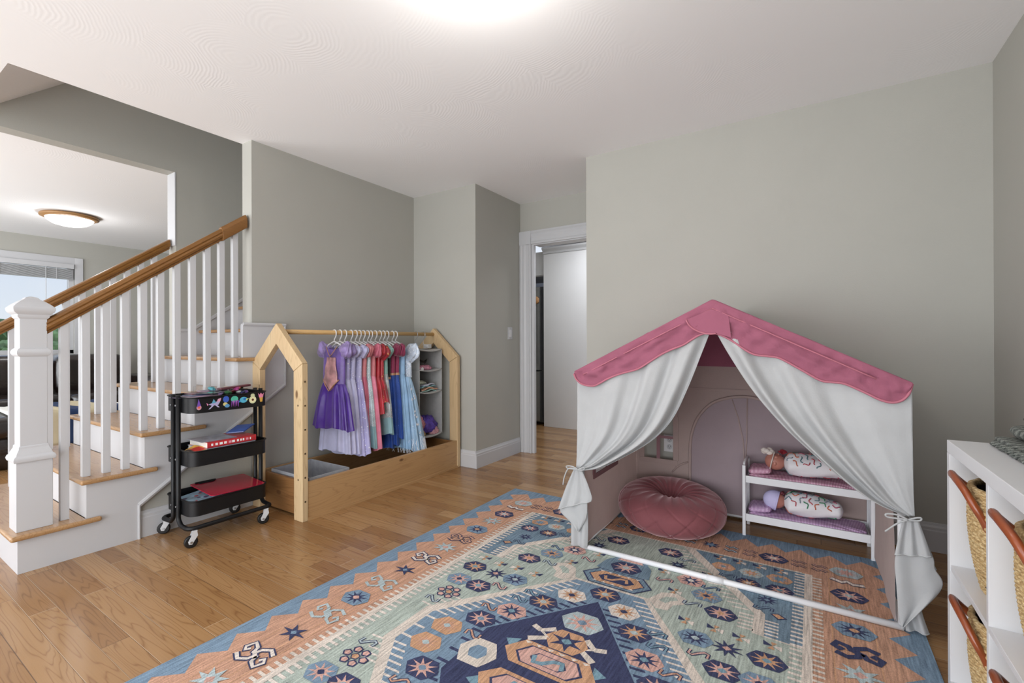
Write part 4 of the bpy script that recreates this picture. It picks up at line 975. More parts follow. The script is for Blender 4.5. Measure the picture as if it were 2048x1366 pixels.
for k in range(18):
    nme, c_ = cols[(k+8) % 18]; x = rr.uniform(X0+0.03, X1-0.03); y = rr.uniform(Y0_+0.03, Y1_-0.03); s = rr.uniform(0.013, 0.024); lvl = 0.79 if k < 12 else 0.812
    o = MB().ball((0, 0, 0), s*1.3, s, s*0.5, 9, 6, fn=lambda A, B, k=k: 1+0.15*sin(3*A+k)).build('craft_piece', mat('craft_'+nme.replace(' ', '_'), c_, 0.3, 0.3, 40), None, smooth=(k % 2 == 0))
    o.location = (x, y, lvl); o.rotation_euler = (rr.uniform(-.3, .3), rr.uniform(-.3, .3), rr.uniform(0, 3))
    tag(o, f'small {nme} craft piece in the clear box, {"on top of the heap" if k >= 12 else "low in the heap"}' , 'craft piece', 'craft pieces in the clear box')
o = MB().box(-0.02, 0.02, -0.09, 0.09, 0, 0.012).build('crayon_case', mat('dark_red_case', '5d2430', 0.35, 0.2, 20), None, bevel=0.003); o.location = (-2.87, 1.42, 0.815); o.rotation_euler = (0.05, 0, 0.1)
tag(o, 'long dark red case lying across the clear box', 'case')

# ================================================================== dress-up rack
FX0, FX1 = -3.128, -2.573; XC = (FX0+FX1)/2
rk = thing('dress_up_rack', 'knotty pine house-shaped dress-up rack with a storage box base', 'clothes rack', (XC, 2.41, 0))
def houseframe(y0, y1):
    w_ = 0.089
    for s in (-1, 1):
        xo = XC+s*(FX1-FX0)/2; xi = xo-s*w_
        # mitred posts and rafters
        MB().prism([(xo, 0), (xi, 0), (xi, 0.905), (xo, 0.955)], 'y', y0, y1).build('post', PINE, rk, bevel=0.003)
        top_o, top_i = 1.205, 1.075
        o = MB().prism([(xo, 0.957), (xi, 0.907), (XC, top_i), (XC, top_o)], 'y', y0, y1).build('rafter', PINE, rk, bevel=0.003)
houseframe(1.662, 1.700); houseframe(3.115, 3.153)
MB().tube([(XC, 1.701, 1.152), (XC, 3.114, 1.152)], 0.0155, 16).build('hanging_rod', wood('rod_wood', ['c39a5e', 'd1ab72', 'dab986'], along=1, across=0, ring=0.25, rough=0.4), rk, smooth=True)
m_ = MB()
MB().box(FX1-0.028, FX1-0.006, 1.701, 3.114, 0.012, 0.232).build('front_board', PINE_Y, rk, bevel=0.002)
MB().box(FX0+0.01, FX0+0.03, 1.701, 3.114, 0.012, 0.232).build('back_board', PINE_Y, rk, bevel=0.002)
MB().box(FX0+0.031, FX1-0.029, 1.702, 1.722, 0.012, 0.228).build('end_board', PINE_D, rk, bevel=0.002)
MB().box(FX0+0.031, FX1-0.029, 3.094, 3.113, 0.012, 0.228).build('end_board', PINE_D, rk, bevel=0.002)
MB().box(FX0+0.031, FX1-0.029, 1.723, 3.093, 0.022, 0.036).build('bottom_board', PINE_D, rk)
MB().box(FX1-0.006, FX1+0.004, 1.701, 3.114, 0.0, 0.016).build('floor_strip', PINE_Y, rk)
rr = random.Random(5)
for k in range(6):
    o = MB().lathe([(0.006, -0.0004), (0.006, 0.0006)], (FX1+0.0, 1.681, 0.12+k*0.145), 10, axis='x').build('screw_hole', mat('screw_dark', '4b3820', 0.5), rk) 
for k in range(2):
    MB().lathe([(0.006, -0.0006), (0.006, 0.0004)], (XC+0.235, 1.662, 0.25+k*0.45), 10, axis='y').build('screw_hole', MATS['screw_dark'], rk)

# grey fabric bin in the box
bn = thing('storage_bin', 'grey fabric storage bin standing in the near end of the rack box', 'bin', (-2.80, 1.875, 0.036))
FELT = mat('grey_felt', '9ea0a6', 0.9, 0.12, 25, 0.5, 120)
def openbox(m_, x0, x1, y0, y1, z0, z1, t, fl=0.006):
    o_ = [(x0, y0), (x1, y0), (x1, y1), (x0, y1)]; i_ = [(x0+t, y0+t), (x1-t, y0+t), (x1-t, y1-t), (x0+t, y1-t)]
    vs = [(p[0], p[1], z0) for p in o_]+[(p[0], p[1], z1) for p in o_]+[(p[0], p[1], z1) for p in i_]+[(p[0], p[1], z0+fl) for p in i_]
    fs = [(0, 1, 2, 3), (12, 13, 14, 15)]
    for r_ in range(3):
        for k in range(4): fs.append((r_*4+k, r_*4+(k+1) % 4, (r_+1)*4+(k+1) % 4, (r_+1)*4+k))
    return m_.add(vs, fs)
openbox(MB(), -3.03, -2.612, 1.733, 2.03, 0.037, 0.245, 0.006).build('body', FELT, bn, bevel=0.002)

# ---- hangers and dresses
HWHITE = mat('white_plastic', 'e6e6e8', 0.3, 0.01)
ZR_ = 1.152
def hanger_mb(w_=0.125, drop=0.085, zt=ZR_+0.0155+0.0035):
    """local: hook wraps the rod (rod centre at origin z=0), shoulders along x"""
    m_ = MB(); r_ = 0.021
    hook = [(r_*cos(R(a)), 0, r_*sin(R(a))-0.0015) for a in range(200, -1, -20)]
    hook += [(r_*0.98, 0, -0.02), (0.010, 0, -0.036), (0.0, 0, -0.048), (0, 0, -0.066)]
    m_.tube(hook, 0.0042, 8)
    b_ = MB(); b_.tube([(-w_, 0, -0.066-drop*0.78), (-w_*0.5, 0, -0.085), (0, 0, -0.062), (w_*0.5, 0, -0.085), (w_, 0, -0.066-drop*0.78), (w_*0.93, 0, -0.075-drop), (0, 0, -0.078-drop*1.02), (-w_*0.93, 0, -0.075-drop)], 0.0055, 8, closed=True)
    return m_, b_
hy_ = [2.091, 2.137, 2.179, 2.232, 2.272, 2.308, 2.345, 2.385, 2.415, 2.458, 2.503, 2.540, 2.578, 2.632, 2.668]
names_ = ['foremost, holding the purple dress', 'second from the front, holding a lilac dress', 'third from the front, with a pale lavender dress', 'fourth from the front, with a sparkly lavender dress', 'holding the coral and rose gown',
          'holding the white sequined mermaid dress', 'holding the long pink gown', 'holding the plain red dress', 'holding the red dress with gold collar', 'holding the mint sequined dress', 'holding the black and blue gown', 'holding the crimson-topped blue gown',
          'holding the berry-red topped gown', 'holding the ice blue gown behind the last one', 'last in the row, holding the starry ice blue gown']
h0 = None
for i, y in enumerate(hy_):
    if h0 is None:
        a_, b_ = hanger_mb(); h0 = thing('clothes_hanger', '', '', (XC, y, ZR_), (0, 0, 0.0)); h = h0
        a_.build('hook', HWHITE, h0, smooth=True, world=False); b_.build('shoulder_bar', HWHITE, h0, smooth=True, world=False)
    else: h = copy_tree(h0)
    h.location = (XC, y, ZR_); h.rotation_euler = (0, 0, 0.0)
    tag(h, 'white plastic hanger '+names_[i], 'hanger', 'white hangers on the rack rod')

def satin(name, col, sheen=0.3, rough=0.35, var=0.12, sparkle=None):
    m, t, b = nodes(name); L = t.links; c = lin(col)
    b.inputs['Base Color'].default_value = c; b.inputs['Roughness'].default_value = rough; b.inputs['Sheen Weight'].default_value = sheen
    tc = N(t, 'ShaderNodeTexCoord'); nz = N(t, 'ShaderNodeTexNoise'); nz.inputs['Scale'].default_value = 14; nz.inputs['Detail'].default_value = 3
    L.new(tc.outputs['Object'], nz.inputs['Vector'])
    rp = N(t, 'ShaderNodeValToRGB'); rp.color_ramp.elements[0].position = .35; rp.color_ramp.elements[1].position = .65
    rp.color_ramp.elements[0].color = tuple(x*(1-var) for x in c[:3])+(1,); rp.color_ramp.elements[1].color = tuple(min(1, x*(1+var)) for x in c[:3])+(1,)
    L.new(nz.outputs[0], rp.inputs[0]); out = rp.outputs[0]
    if sparkle:
        vo = N(t, 'ShaderNodeTexVoronoi'); vo.inputs['Scale'].default_value = sparkle[1]; L.new(tc.outputs['Object'], vo.inputs['Vector'])
        mr = N(t, 'ShaderNodeMapRange'); mr.inputs[1].default_value = sparkle[2]*0.7; mr.inputs[2].default_value = sparkle[2]; mr.inputs[3].default_value = 1; mr.inputs[4].default_value = 0; L.new(vo.outputs['Distance'], mr.inputs[0])
        mx_ = N(t, 'ShaderNodeMix', data_type='RGBA'); L.new(mr.outputs[0], mx_.inputs[0]); L.new(out, mx_.inputs[6]); mx_.inputs[7].default_value = lin(sparkle[0]); out = mx_.outputs[2]
    L.new(out, b.inputs['Base Color'])
    bp = N(t, 'ShaderNodeBump'); bp.inputs['Strength'].default_value = 0.35; bp.inputs['Distance'].default_value = 0.006; L.new(nz.outputs[0], bp.inputs['Height']); L.new(bp.outputs[0], b.inputs['Normal'])
    MATS[name] = m; return m

def dress(y, label, top, waist, hem, shw, ww, hw, th, bod, skirt, sleeve, dx=0.0, folds=9, amp=0.16, seed=1, trim=None, trim_at=0.84, dy=0.0, hem_pts=0.0, sl=0.05, thtop=None, band=None, under=None, tilt=0.0):
    t = thing('dress', label, 'dress', (XC, y, ZR_), group='dress-up dresses on the rack')
    rr = random.Random(seed); ph = rr.uniform(0, 6); ph2 = rr.uniform(0, 6)
    def ring(z, w_, d_, n_, a_, cx, u, cy=0):
        A = 2*pi*u; k = 1+a_*(0.6*sin(n_*A+ph)+0.4*sin((n_*1.7//1)*A+ph2+z*3))
        se = lambda c: math.copysign(abs(c)**0.75, c)
        return (cx+w_*se(cos(A))*(1+(k-1)*0.35), cy+d_*se(sin(A))*(1+(k-1)*1.3), z-ZR_)
    # bodice: neck to waist, with scooped neckline
    def fb(u, v):
        z = waist+(top-waist)*v; w_ = ww+(shw-ww)*(v**1.5); d_ = 0.026+(0.012-0.026)*v**2
        A = 2*pi*u
        if v > 0.7: z -= 0.045*((v-0.7)/0.3)*(1-abs(cos(A)))**0.6
        p = ring(z, w_, d_, 5, 0.06, dx*(1-v)*0.4, u, dy*(1-v)*0.3)
        return p
    MB().grid(fb, 40, 14, 0, wrapu=True).build('bodice', bod, t, smooth=True, world=False)
    def fs(u, v):
        z = waist+0.006+(hem-waist)*v
        fl = v**0.7; w_ = ww*0.96+(hw-ww)*fl; d_ = 0.026+(th-0.026)*fl
        a_ = amp*min(1, v*3+0.15); A = 2*pi*u
        zz = z + (hem_pts*0.5*sin(folds*A+ph) if v > 0.97 else 0)+0.010*sin(3*A+ph2)*v
        return ring(zz, w_, d_, folds, a_, dx*(0.4+0.6*v), u, dy*v)
    ns = 30
    mats_ = [skirt]+([trim] if trim else [])
    m_ = MB(); m_.grid(fs, 96, ns, 0, wrapu=True)
    if trim:
        for q in range(len(m_.f)):
            if (q % ns)/ns >= trim_at: m_.m[q] = 1
    m_.build('skirt', mats_, t, smooth=True, world=False)
    if sleeve:
        for s in (-1, 1):
            mm = MB(); mm.ball((0, 0, 0), sl*0.82, 0.026, sl*0.95, 30, 18, fn=lambda A, B: 1+0.13*sin(7*A+seed)*sin(B)+0.10*sin(4*B+seed)+0.05*sin(11*A+3*B))
            mm.xf(Matrix.Translation((s*(shw+0.012), 0, top-ZR_-sl*0.75)) @ Matrix.Rotation(s*0.5, 4, 'Y'))
            mm.build('sleeve', sleeve, t, smooth=True, world=False)
    if band:
        def fbnd(u, v): return ring(waist-0.004+0.018*v, ww*1.04, 0.030, 5, 0.04, dx*0.4, u, 0)
        MB().grid(fbnd, 40, 2, 0, wrapu=True).build('waistband', band, t, smooth=True, world=False)
    return t
PUR = satin('purple_satin', '4e2b90', 0.2, 0.25); PURB = satin('purple_bodice', '745aa8', 0.3, 0.35, 0.3); GOLD = satin('pink_gold_panel', 'c08f92', 0.2, 0.3, 0.4); LAVS = satin('iridescent_lavender', 'a08cc8', 0.3, 0.3, 0.4)
LIL = satin('pale_lilac', 'bdbce0', 0.2, 0.5, 0.08, ('f4f2ff', 60, 0.2)); LIL2 = satin('lavender_sparkle', 'b4b0dc', 0.2, 0.5, 0.1, ('ffffff', 45, 0.22)); LIL3 = satin('white_lilac', 'c6c6e6', 0.2, 0.5, 0.08)
COR = satin('coral_pink', 'c9787e', 0.2, 0.45); ROSE = satin('rose', 'cc6b82', 0.2, 0.5); SEQ = satin('white_mint_sequins', 'bfd3da', 0.1, 0.35, 0.2, ('f3f8f8', 90, 0.3)); TEAL = satin('teal_tulle', '8fb8c0', 0.2, 0.6, 0.1)
PNK = satin('bubblegum_pink', 'df8199', 0.2, 0.5); RED = satin('red_satin', 'b3202f', 0.3, 0.35, 0.2); RED2 = satin('red_gold', 'a92230', 0.3, 0.4, 0.3, ('c99a4a', 40, 0.25))
MINT = satin('mint_satin', '8fbdb4', 0.2, 0.45); SEQ2 = satin('iridescent_sequins', 'b5bfc0', 0.1, 0.35, 0.35, ('e6cfd8', 80, 0.3)); BLK = satin('black_velvet', '15161c', 0.5, 0.7); BLU = satin('royal_blue', '1f4aa0', 0.2, 0.5, 0.15, ('5f86d0', 35, 0.12))
BER = satin('berry_velvet', '8c1f4c', 0.6, 0.6, 0.25); ICE = satin('ice_blue_tulle', 'a3c4e0', 0.2, 0.55, 0.12, ('eef6ff', 24, 0.12)); ICE2 = satin('ice_blue', '93bbe0', 0.2, 0.5, 0.1); SIL = satin('silver_sequins', 'c2cfdf', 0.1, 0.3, 0.25, ('ffffff', 70, 0.3))
d0 = dress(hy_[0], 'short purple satin dress with pink-gold bodice panel, foremost on the rack', 1.075, 0.79, 0.47, 0.115, 0.115, 0.20, 0.052, PURB, PUR, LAVS, seed=1, folds=9, sl=0.064, dy=-0.004, dx=-0.01, amp=0.32, hem_pts=0.012)
# front panel of the purple bodice
m_ = MB()
def fpan(u, v):
    z = -0.175-0.235*v; w_ = (0.046+0.034*min(1, v*1.4)) if v < 0.7 else 0.080*(1-(v-0.7)/0.3)+0.002
    x = (2*u-1)*w_; return (x, -0.0285-0.012*(1-(2*u-1)**2)*0.5-0.006*v+0.003*sin(u*20+v*14), z)
m_.grid(fpan, 14, 14); m_.build('bodice_panel', GOLD, d0, smooth=True, world=False, solid=0.002)
GT = mat('gold_trim', 'b98a6a', 0.35, 0.1)
MB().tube([(-0.088, -0.03, -0.33), (-0.045, -0.044, -0.37), (0, -0.047, -0.412), (0.045, -0.044, -0.37), (0.088, -0.03, -0.33)], 0.0035, 6).build('gold_trim', GT, d0, smooth=True, world=False)
MB().tube([(-0.06, -0.024, -0.10), (-0.02, -0.034, -0.15), (0.0, -0.036, -0.17), (0.02, -0.034, -0.15), (0.06, -0.024, -0.10)], 0.003, 6).build('neckline_trim', GT, d0, smooth=True, world=False)
LACE = mat('inner_lining', '9fb4dc', 0.5, 0.3, 40)
dress(hy_[1], 'long pale lilac dress hanging just behind the purple one', 1.06, 0.82, 0.30, 0.115, 0.11, 0.185, 0.052, LIL2, LIL3, LAVS, seed=2, sl=0.05, dx=-0.03, amp=0.25, hem_pts=0.012)
dress(hy_[2], 'long white-lavender gown, third dress from the front', 1.055, 0.82, 0.285, 0.12, 0.105, 0.18, 0.045, LIL, LIL3, LIL, seed=3, sl=0.045, amp=0.2, dx=-0.01, hem_pts=0.012)
dress(hy_[3], 'sparkling lavender gown with cap sleeves, fourth from the front', 1.055, 0.82, 0.275, 0.125, 0.11, 0.20, 0.05, LIL, LIL2, LIL, seed=4, sl=0.05, amp=0.25, dx=0.0, hem_pts=0.012)
dress(hy_[4], 'coral gown with rose skirt behind the lavender gowns', 1.06, 0.83, 0.32, 0.13, 0.115, 0.16, 0.04, COR, ROSE, COR, seed=5, sl=0.05, dx=0.0)
dress(hy_[5], 'white sequined mermaid dress with teal tulle hem', 1.05, 0.84, 0.31, 0.125, 0.115, 0.185, 0.035, SEQ, SEQ, None, seed=6, trim=TEAL, trim_at=0.7, dx=0.005, amp=0.06)
dress(hy_[6], 'long bubblegum pink gown beside the mermaid dress', 1.06, 0.83, 0.29, 0.135, 0.125, 0.19, 0.04, COR, PNK, ROSE, seed=7, sl=0.055, dx=0.01)
dress(hy_[7], 'plain red satin dress with short puffed sleeves', 1.06, 0.82, 0.55, 0.135, 0.125, 0.17, 0.04, RED, RED, RED, seed=8, sl=0.055, dx=0.01)
dress(hy_[8], 'short red dress with gold flecks, right behind the plain red dress', 1.05, 0.80, 0.62, 0.14, 0.13, 0.17, 0.04, RED2, RED2, RED2, seed=9, sl=0.06, dx=0.03)
dress(hy_[9], 'mint dress with iridescent sequined skirt and teal hem', 1.05, 0.84, 0.38, 0.135, 0.13, 0.19, 0.035, MINT, SEQ2, MINT, seed=10, trim=TEAL, trim_at=0.72, sl=0.05, dx=0.01, amp=0.07)
dress(hy_[10], 'gown with black velvet bodice and royal blue skirt', 1.03, 0.80, 0.26, 0.125, 0.115, 0.16, 0.04, BLK, BLU, None, seed=11, band=GT, dx=-0.01)
dress(hy_[11], 'crimson velvet topped gown with blue skirt', 1.06, 0.83, 0.28, 0.13, 0.12, 0.165, 0.04, BER, BLU, BER, seed=12, sl=0.05, band=GT, dx=0.0)
dress(hy_[12], 'berry red topped gown with long blue skirt, next to the ice blue gowns', 1.06, 0.83, 0.33, 0.14, 0.125, 0.175, 0.035, BER, BLU, BER, seed=13, sl=0.055, band=GT, dx=0.0)
dress(hy_[13], 'plain ice blue gown just in front of the starry one', 1.05, 0.83, 0.24, 0.14, 0.13, 0.185, 0.045, ICE2, ICE2, None, seed=14, dx=0.01, amp=0.2)
e_ = dress(hy_[14]+0.004, 'ice blue gown with silver sequined bodice and white stars, last on the rack', 1.06, 0.80, 0.22, 0.175, 0.15, 0.225, 0.075, SIL, ICE, SIL, seed=15, sl=0.08, folds=11, amp=0.26, dx=0.03, dy=0.045, hem_pts=0.03)
# white stars and icicle streamers on the last gown
STAR = mat('white_glitter', 'eef3fb', 0.35, 0.02)
m_ = MB(); rr = random.Random(21)
for k in range(10):
    v = rr.uniform(0.15, 0.75); z = 0.80+(0.22-0.80)*v; w_ = 0.15+0.075*v**0.7; xx = 0.03*(0.4+0.6*v)+w_*1.03; yy = 0.045*v-0.02+rr.uniform(-0.02, 0.02)
    pts = [(0.013*(1 if q % 2 == 0 else 0.4)*cos(q*pi/5), 0.013*(1 if q % 2 == 0 else 0.4)*sin(q*pi/5)) for q in range(10)]
    m_.prism([(yy+a, z-ZR_+b_) for a, b_ in pts], 'x', xx+0.001, xx+0.003)
tag(m_.build('star_ornament', STAR, e_, world=False), kind='stuff')
m_ = MB()
for k in range(46):
    A = R(-100+rr.uniform(0, 150)); v0 = rr.uniform(0.78, 0.88)
    pts = []
    for q in range(6):
        v = v0+(1.02-v0)*q/5; z = 0.80+(0.22-0.80)*v; w_ = 0.15+0.075*v**0.7; th_ = 0.026+(0.075-0.026)*v**0.7; A += rr.uniform(-0.06, 0.06)
        pts.append((0.03*(0.4+0.6*v)+(w_+0.006)*math.copysign(abs(cos(A))**.75, cos(A)), 0.045*v+(th_*1.25+0.008)*math.copysign(abs(sin(A))**.75, sin(A)), z-ZR_))
    m_.tube(pts, 0.0016, 5)
tag(m_.build('streamer_fringe', STAR, e_, world=False), kind='stuff')

# ---- hanging organiser
ox0, ox1, oy0, oy1, oz0, oz1 = -3.02, -2.72, 2.805, 3.085, 0.285, 1.025
og = thing('hanging_organizer', 'grey fabric hanging shelf organizer at the far end of the rack rod', 'hanging organizer', (XC, 2.94, oz0))
GF = mat('grey_canvas', 'b3b4b4', 0.85, 0.05, 30, 0.3, 200)
t_ = 0.006
MB().box(ox0, ox1, oy0, oy0+t_, oz0, oz1).build('side_panel', GF, og, bevel=0.002)
MB().box(ox0, ox1, oy1-t_, oy1, oz0, oz1).build('side_panel', GF, og, bevel=0.002)
MB().box(ox0, ox0+t_, oy0+t_, oy1-t_, oz0, oz1).build('back_panel', GF, og)
def shelf_(z, name):
    def f(u, v):
        y = oy0+t_+(oy1-oy0-2*t_)*u; x = ox0+t_+(ox1-ox0-t_)*v
        return (x+0.002, y, z-0.016*(1-(2*u-1)**2)*v)
    MB().grid(f, 14, 6).build(name, GF, og, smooth=True, solid=0.008)
for z in (oz0+0.01, 0.665, 0.852, oz1-0.004): shelf_(z, 'shelf')
m_ = MB()
MB().box(ox0, ox1+0.001, oy0-0.001, oy0, 0.848, 0.852).build('seam', mat('grey_seam', '9a9b9b', 0.8), og)
MB().box(ox0, ox1+0.001, oy0-0.001, oy0, 0.655, 0.659).build('seam', MATS['grey_seam'], og)
for y in (2.90, 2.99):
    MB().tube([(XC+0.021*cos(R(a)), y, ZR_+0.021*sin(R(a))) for a in range(200, -1, -20)]+[(XC+0.02, y, ZR_-0.02), (XC, y, ZR_-0.045), (XC, y, oz1+0.045), (XC+0.05*(1), y, oz1-0.0), (XC-0.05, y, oz1-0.0), (XC, y, oz1+0.045)], 0.0022, 6).build('hook', CHROME, og, smooth=True)
# contents
def pile(name, label, cat, c, r3, m_, seed, n=16, bumps=7, flat=1.0):
    mb_ = MB(); mb_.ball((0, 0, 0), r3[0], r3[1], r3[2], 36, 20, fn=lambda A, B: 1+0.16*sin(bumps*A+seed)*sin(3*B)+0.08*sin(bumps*2.3//1*A+3*B*3+seed))
    mb_.v = [(p[0], p[1], max(p[2], -r3[2]*0.55)) for p in mb_.v]
    o = mb_.build(name, m_, None, smooth=True); o.location = (c[0], c[1], c[2]+r3[2]*0.55); return tag(o, label, cat)
zt1, zt2, zt3 = 0.852-0.008, 0.665-0.008, oz0+0.004
pile('headband', 'pink headband lying on the top shelf of the organizer', 'headband', (-2.80, 2.945, zt1), (0.05, 0.075, 0.026), mat('pink_cloth', 'c98ba0', 0.6, 0.4, 40), 2)
o = MB()
for k in range(9):
    a0 = k*0.7
    o.tube([(0.045*cos(a0+q*0.5), 0.07*sin(a0+q*0.5), 0.02+0.035*abs(sin(q*0.8+k))) for q in range(8)], 0.0022, 5)
o = o.build('tiara', mat('dark_tiara', '2e2a28', 0.3, 0.2, 30, metal=0.5), None, smooth=True); o.location = (-2.84, 2.94, zt1+0.036); tag(o, 'dark wire tiara piled on the organizer top shelf', 'tiara')
o = MB().lathe([(0.016, 0), (0.016, 0.006)], (0, 0, 0), 20, axis='x').build('white_disc_charm', mat('white_charm', 'dcd8d8', 0.3), None); o.location = (-2.742, 2.86, zt1+0.012); tag(o, 'white round charm at the front of the top shelf', 'charm')
for k, (c_, nme, dx_) in enumerate((('9fc7c2', 'mint', 0), ('d9a78c', 'peach', 0.006), ('87b4bc', 'teal', -0.004), ('c9cfe0', 'pale blue', 0.0))):
    def f(u, v, k=k):
        x = (u-0.5)*0.18; y = (v-0.5)*(0.22-0.03*k); return (x, y, 0.006*sin(x*60+k)+0.005*sin(y*50+k*2)-1.5*y*y)
    o = MB().grid(f, 16, 16).build('folded_cloth', mat('cloth_'+nme.replace(' ', '_'), c_, 0.8, 0.25, 30), None, smooth=True, solid=0.008); o.location = (-2.83+dx_, 2.95, zt2+0.022+0.013*k)
    tag(o, f'{nme} folded cloth in the stack on the organizer middle shelf', 'cloth', 'cloths on the organizer middle shelf')
pile('black_pouch', 'small black pouch at the left of the middle organizer shelf', 'pouch', (-2.765, 2.845, zt2), (0.025, 0.022, 0.02), mat('black_cloth', '1f1f26', 0.7), 1)
pile('headscarf', 'white and green bunched scarf on top of the folded cloths', 'scarf', (-2.84, 2.92, zt2+0.062), (0.05, 0.06, 0.022), mat('scarf_mix', 'b9bfae', 0.7, 0.5, 40), 4)
pile('tulle_skirt', 'bunched violet tulle skirt in the bottom of the organizer', 'skirt', (-2.82, 2.975, zt3+0.02), (0.085, 0.10, 0.085), mat('violet_tulle', '5c47a8', 0.6, 0.35, 60, 0.8, 60), 3, bumps=9)
pile('pink_fabric', 'pink lace fabric tucked beside the violet tulle skirt', 'fabric', (-2.80, 2.865, zt3+0.06), (0.06, 0.05, 0.07), mat('pink_lace', 'cf8e9c', 0.7, 0.4, 60, 0.6, 60), 5)
pile('checked_cloth', 'pink checked cloth at the front right of the bottom shelf', 'cloth', (-2.77, 3.02, zt3), (0.04, 0.055, 0.04), mat('pink_check', 'd9a3ad', 0.7, 0.5, 90), 7)
pile('gold_slippers', 'gold and pink slippers at the front left of the bottom shelf', 'slippers', (-2.76, 2.86, zt3), (0.035, 0.045, 0.03), mat('gold_slipper', 'b9976a', 0.5, 0.5, 50), 8)
# small white item hooked behind the far rafter
o = MB().box(-0.03, 0.03, -0.02, 0.02, 0, 0.035).build('small_box', mat('white_card_box', 'cfcfcf', 0.6), None, bevel=0.002); o.location = (-2.84, 3.03, oz1+0.004)
tag(o, 'small pale box on top of the hanging organizer', 'box')
# ================================================================== play tent
def cloth_mat(name, col, trans=0.25, rough=0.85, bump=0.25, var=0.03):
    m = mat(name, col, rough, var, 10, bump, 160, sheen=0.15, spec=0.2); t = m.node_tree; L = t.links
    b = t.nodes['Principled BSDF']; out = t.nodes['Material Output']
    tr = N(t, 'ShaderNodeBsdfTranslucent'); mx_ = N(t, 'ShaderNodeMixShader'); mx_.inputs[0].default_value = trans
    src = b.inputs['Base Color'].links[0].from_socket; L.new(src, tr.inputs[0])
    L.new(b.outputs[0], mx_.inputs[1]); L.new(tr.outputs[0], mx_.inputs[2]); L.new(mx_.outputs[0], out.inputs[0]); return m
TW = cloth_mat('white_tent_cotton', 'c9cacb', 0.25); TP = cloth_mat('rose_pink_cotton', 'a8657a', 0.2, var=0.05); TPP = mat('pink_piping', 'b26a7a', 0.7)
TB = cloth_mat('pink_lit_tent_cotton', 'c9b4af', 0.3); TM = cloth_mat('pale_mesh', 'bfaeb4', 0.35); PIPE = mat('white_pvc_pipe', 'e6e7ea', 0.3, 0.01)  # tent wall cotton has the pink light filtered inside painted into its colour
TX0, TX1, TY0, TY1 = -1.03, 0.300, 2.215, 3.115; TXM, TZR, TZE = -0.367, 1.264, 0.925
tn = thing('play_tent', 'white cottage play tent with pink scalloped roof against the grey wall', 'play tent', (TXM, 2.66, 0))
# frame pipes
pr_ = 0.0115
MB().tube([(TX0+0.03, TY0+0.01, 0.022), (TX1-0.02, TY0+0.01, 0.022)], 0.0125, 12).build('front_floor_pipe', PIPE, tn, smooth=True)
m_ = MB().tube([(-0.40, TY0+0.01, 0.022), (-0.33, TY0+0.01, 0.022)], 0.0145, 12).build('pipe_joint', PIPE, tn, smooth=True)
for x, nm in ((TX0+0.02, 'l'), (TX1-0.025, 'r')):
    MB().tube([(x, TY0+0.01, 0.022), (x, TY1, 0.022)], pr_, 12).build('side_floor_pipe', PIPE, tn, smooth=True)
    for y in (TY0+0.012, TY1-0.005): MB().tube([(x, y, 0.02), (x, y, TZE-0.02)], pr_, 12).build('post', PIPE, tn, smooth=True)
    for y in (TY0+0.012, TY1-0.005): MB().tube([(x, y, TZE-0.02), (TXM, y, TZR-0.02)], pr_, 12).build('roof_pipe', PIPE, tn, smooth=True)
MB().tube([(TX0+0.02, TY1, 0.022), (TX1-0.025, TY1, 0.022)], pr_, 12).build('back_floor_pipe', PIPE, tn, smooth=True)
MB().tube([(TXM, TY0+0.012, TZR-0.02), (TXM, TY1, TZR-0.02)], pr_, 12).build('ridge_pipe', PIPE, tn, smooth=True)
def wr(x, y, s=1.0):
    return 0.5*mnoise.noise(Vector((x*5, y*5, s)))+0.25*mnoise.noise(Vector((x*13, y*9, s+3)))
# back wall with a window hole and arched door outline
wx0, wx1, wz0_, wz1_ = -0.945, -0.757, 0.312, 0.595
m_ = MB(); yb = TY1-0.02
xs = sorted(set([TX0+0.01, wx0, wx1, TX1-0.01]+[TX0+0.01+(TX1-TX0-0.02)*k/30 for k in range(31)])); zs = sorted(set([0.03, wz0_, wz1_, 0.925]+[0.03+0.895*k/22 for k in range(23)]))
vs = [(x, yb+0.012*wr(x, z, 1), z) for x in xs for z in zs]; nz_ = len(zs); fs = []
for i in range(len(xs)-1):
    for j in range(nz_-1):
        cx_, cz_ = (xs[i]+xs[i+1])/2, (zs[j]+zs[j+1])/2
        if wx0 < cx_ < wx1 and wz0_ < cz_ < wz1_: continue
        fs.append((i*nz_+j, (i+1)*nz_+j, (i+1)*nz_+j+1, i*nz_+j+1))
m_.add(vs, fs); m_.build('back_wall', TB, tn, smooth=True)
MB().prism([(TX0+0.01, 0.925), (TX1-0.01, 0.925), (TXM, TZR-0.01)], 'y', yb+0.001, yb+0.004).build('back_gable', TP, tn)
yw = yb-0.004
def piping(pts, r_, m__, name, parent=tn): return MB().tube(pts, r_, 8).build(name, m__, parent, smooth=True)
wf = MB()
for a in ((wx0-0.03, wx1+0.03, wz1_, wz1_+0.035), (wx0-0.03, wx1+0.03, wz0_-0.03, wz0_), (wx0-0.03, wx0, wz0_, wz1_), (wx1, wx1+0.035, wz0_, wz1_)): wf.box(a[0], a[1], yw-0.004, yw, a[2], a[3])
wn_ = wf.build('window_frame', TB, tn, bevel=0.0015)
mt = MB(); mt.box(wx0, wx1, yw-0.003, yw+0.001, 0.448, 0.465); mt.box(-0.862, -0.840, yw-0.004, yw, wz0_, wz1_)
mt.build('muntin', cloth_mat('pink_ribbon', 'a9828a', 0.2), wn_)
MB().box(-0.855, -0.745, yw-0.003, yw-0.0005, 0.252, wz0_-0.03).build('pocket', TB, tn)
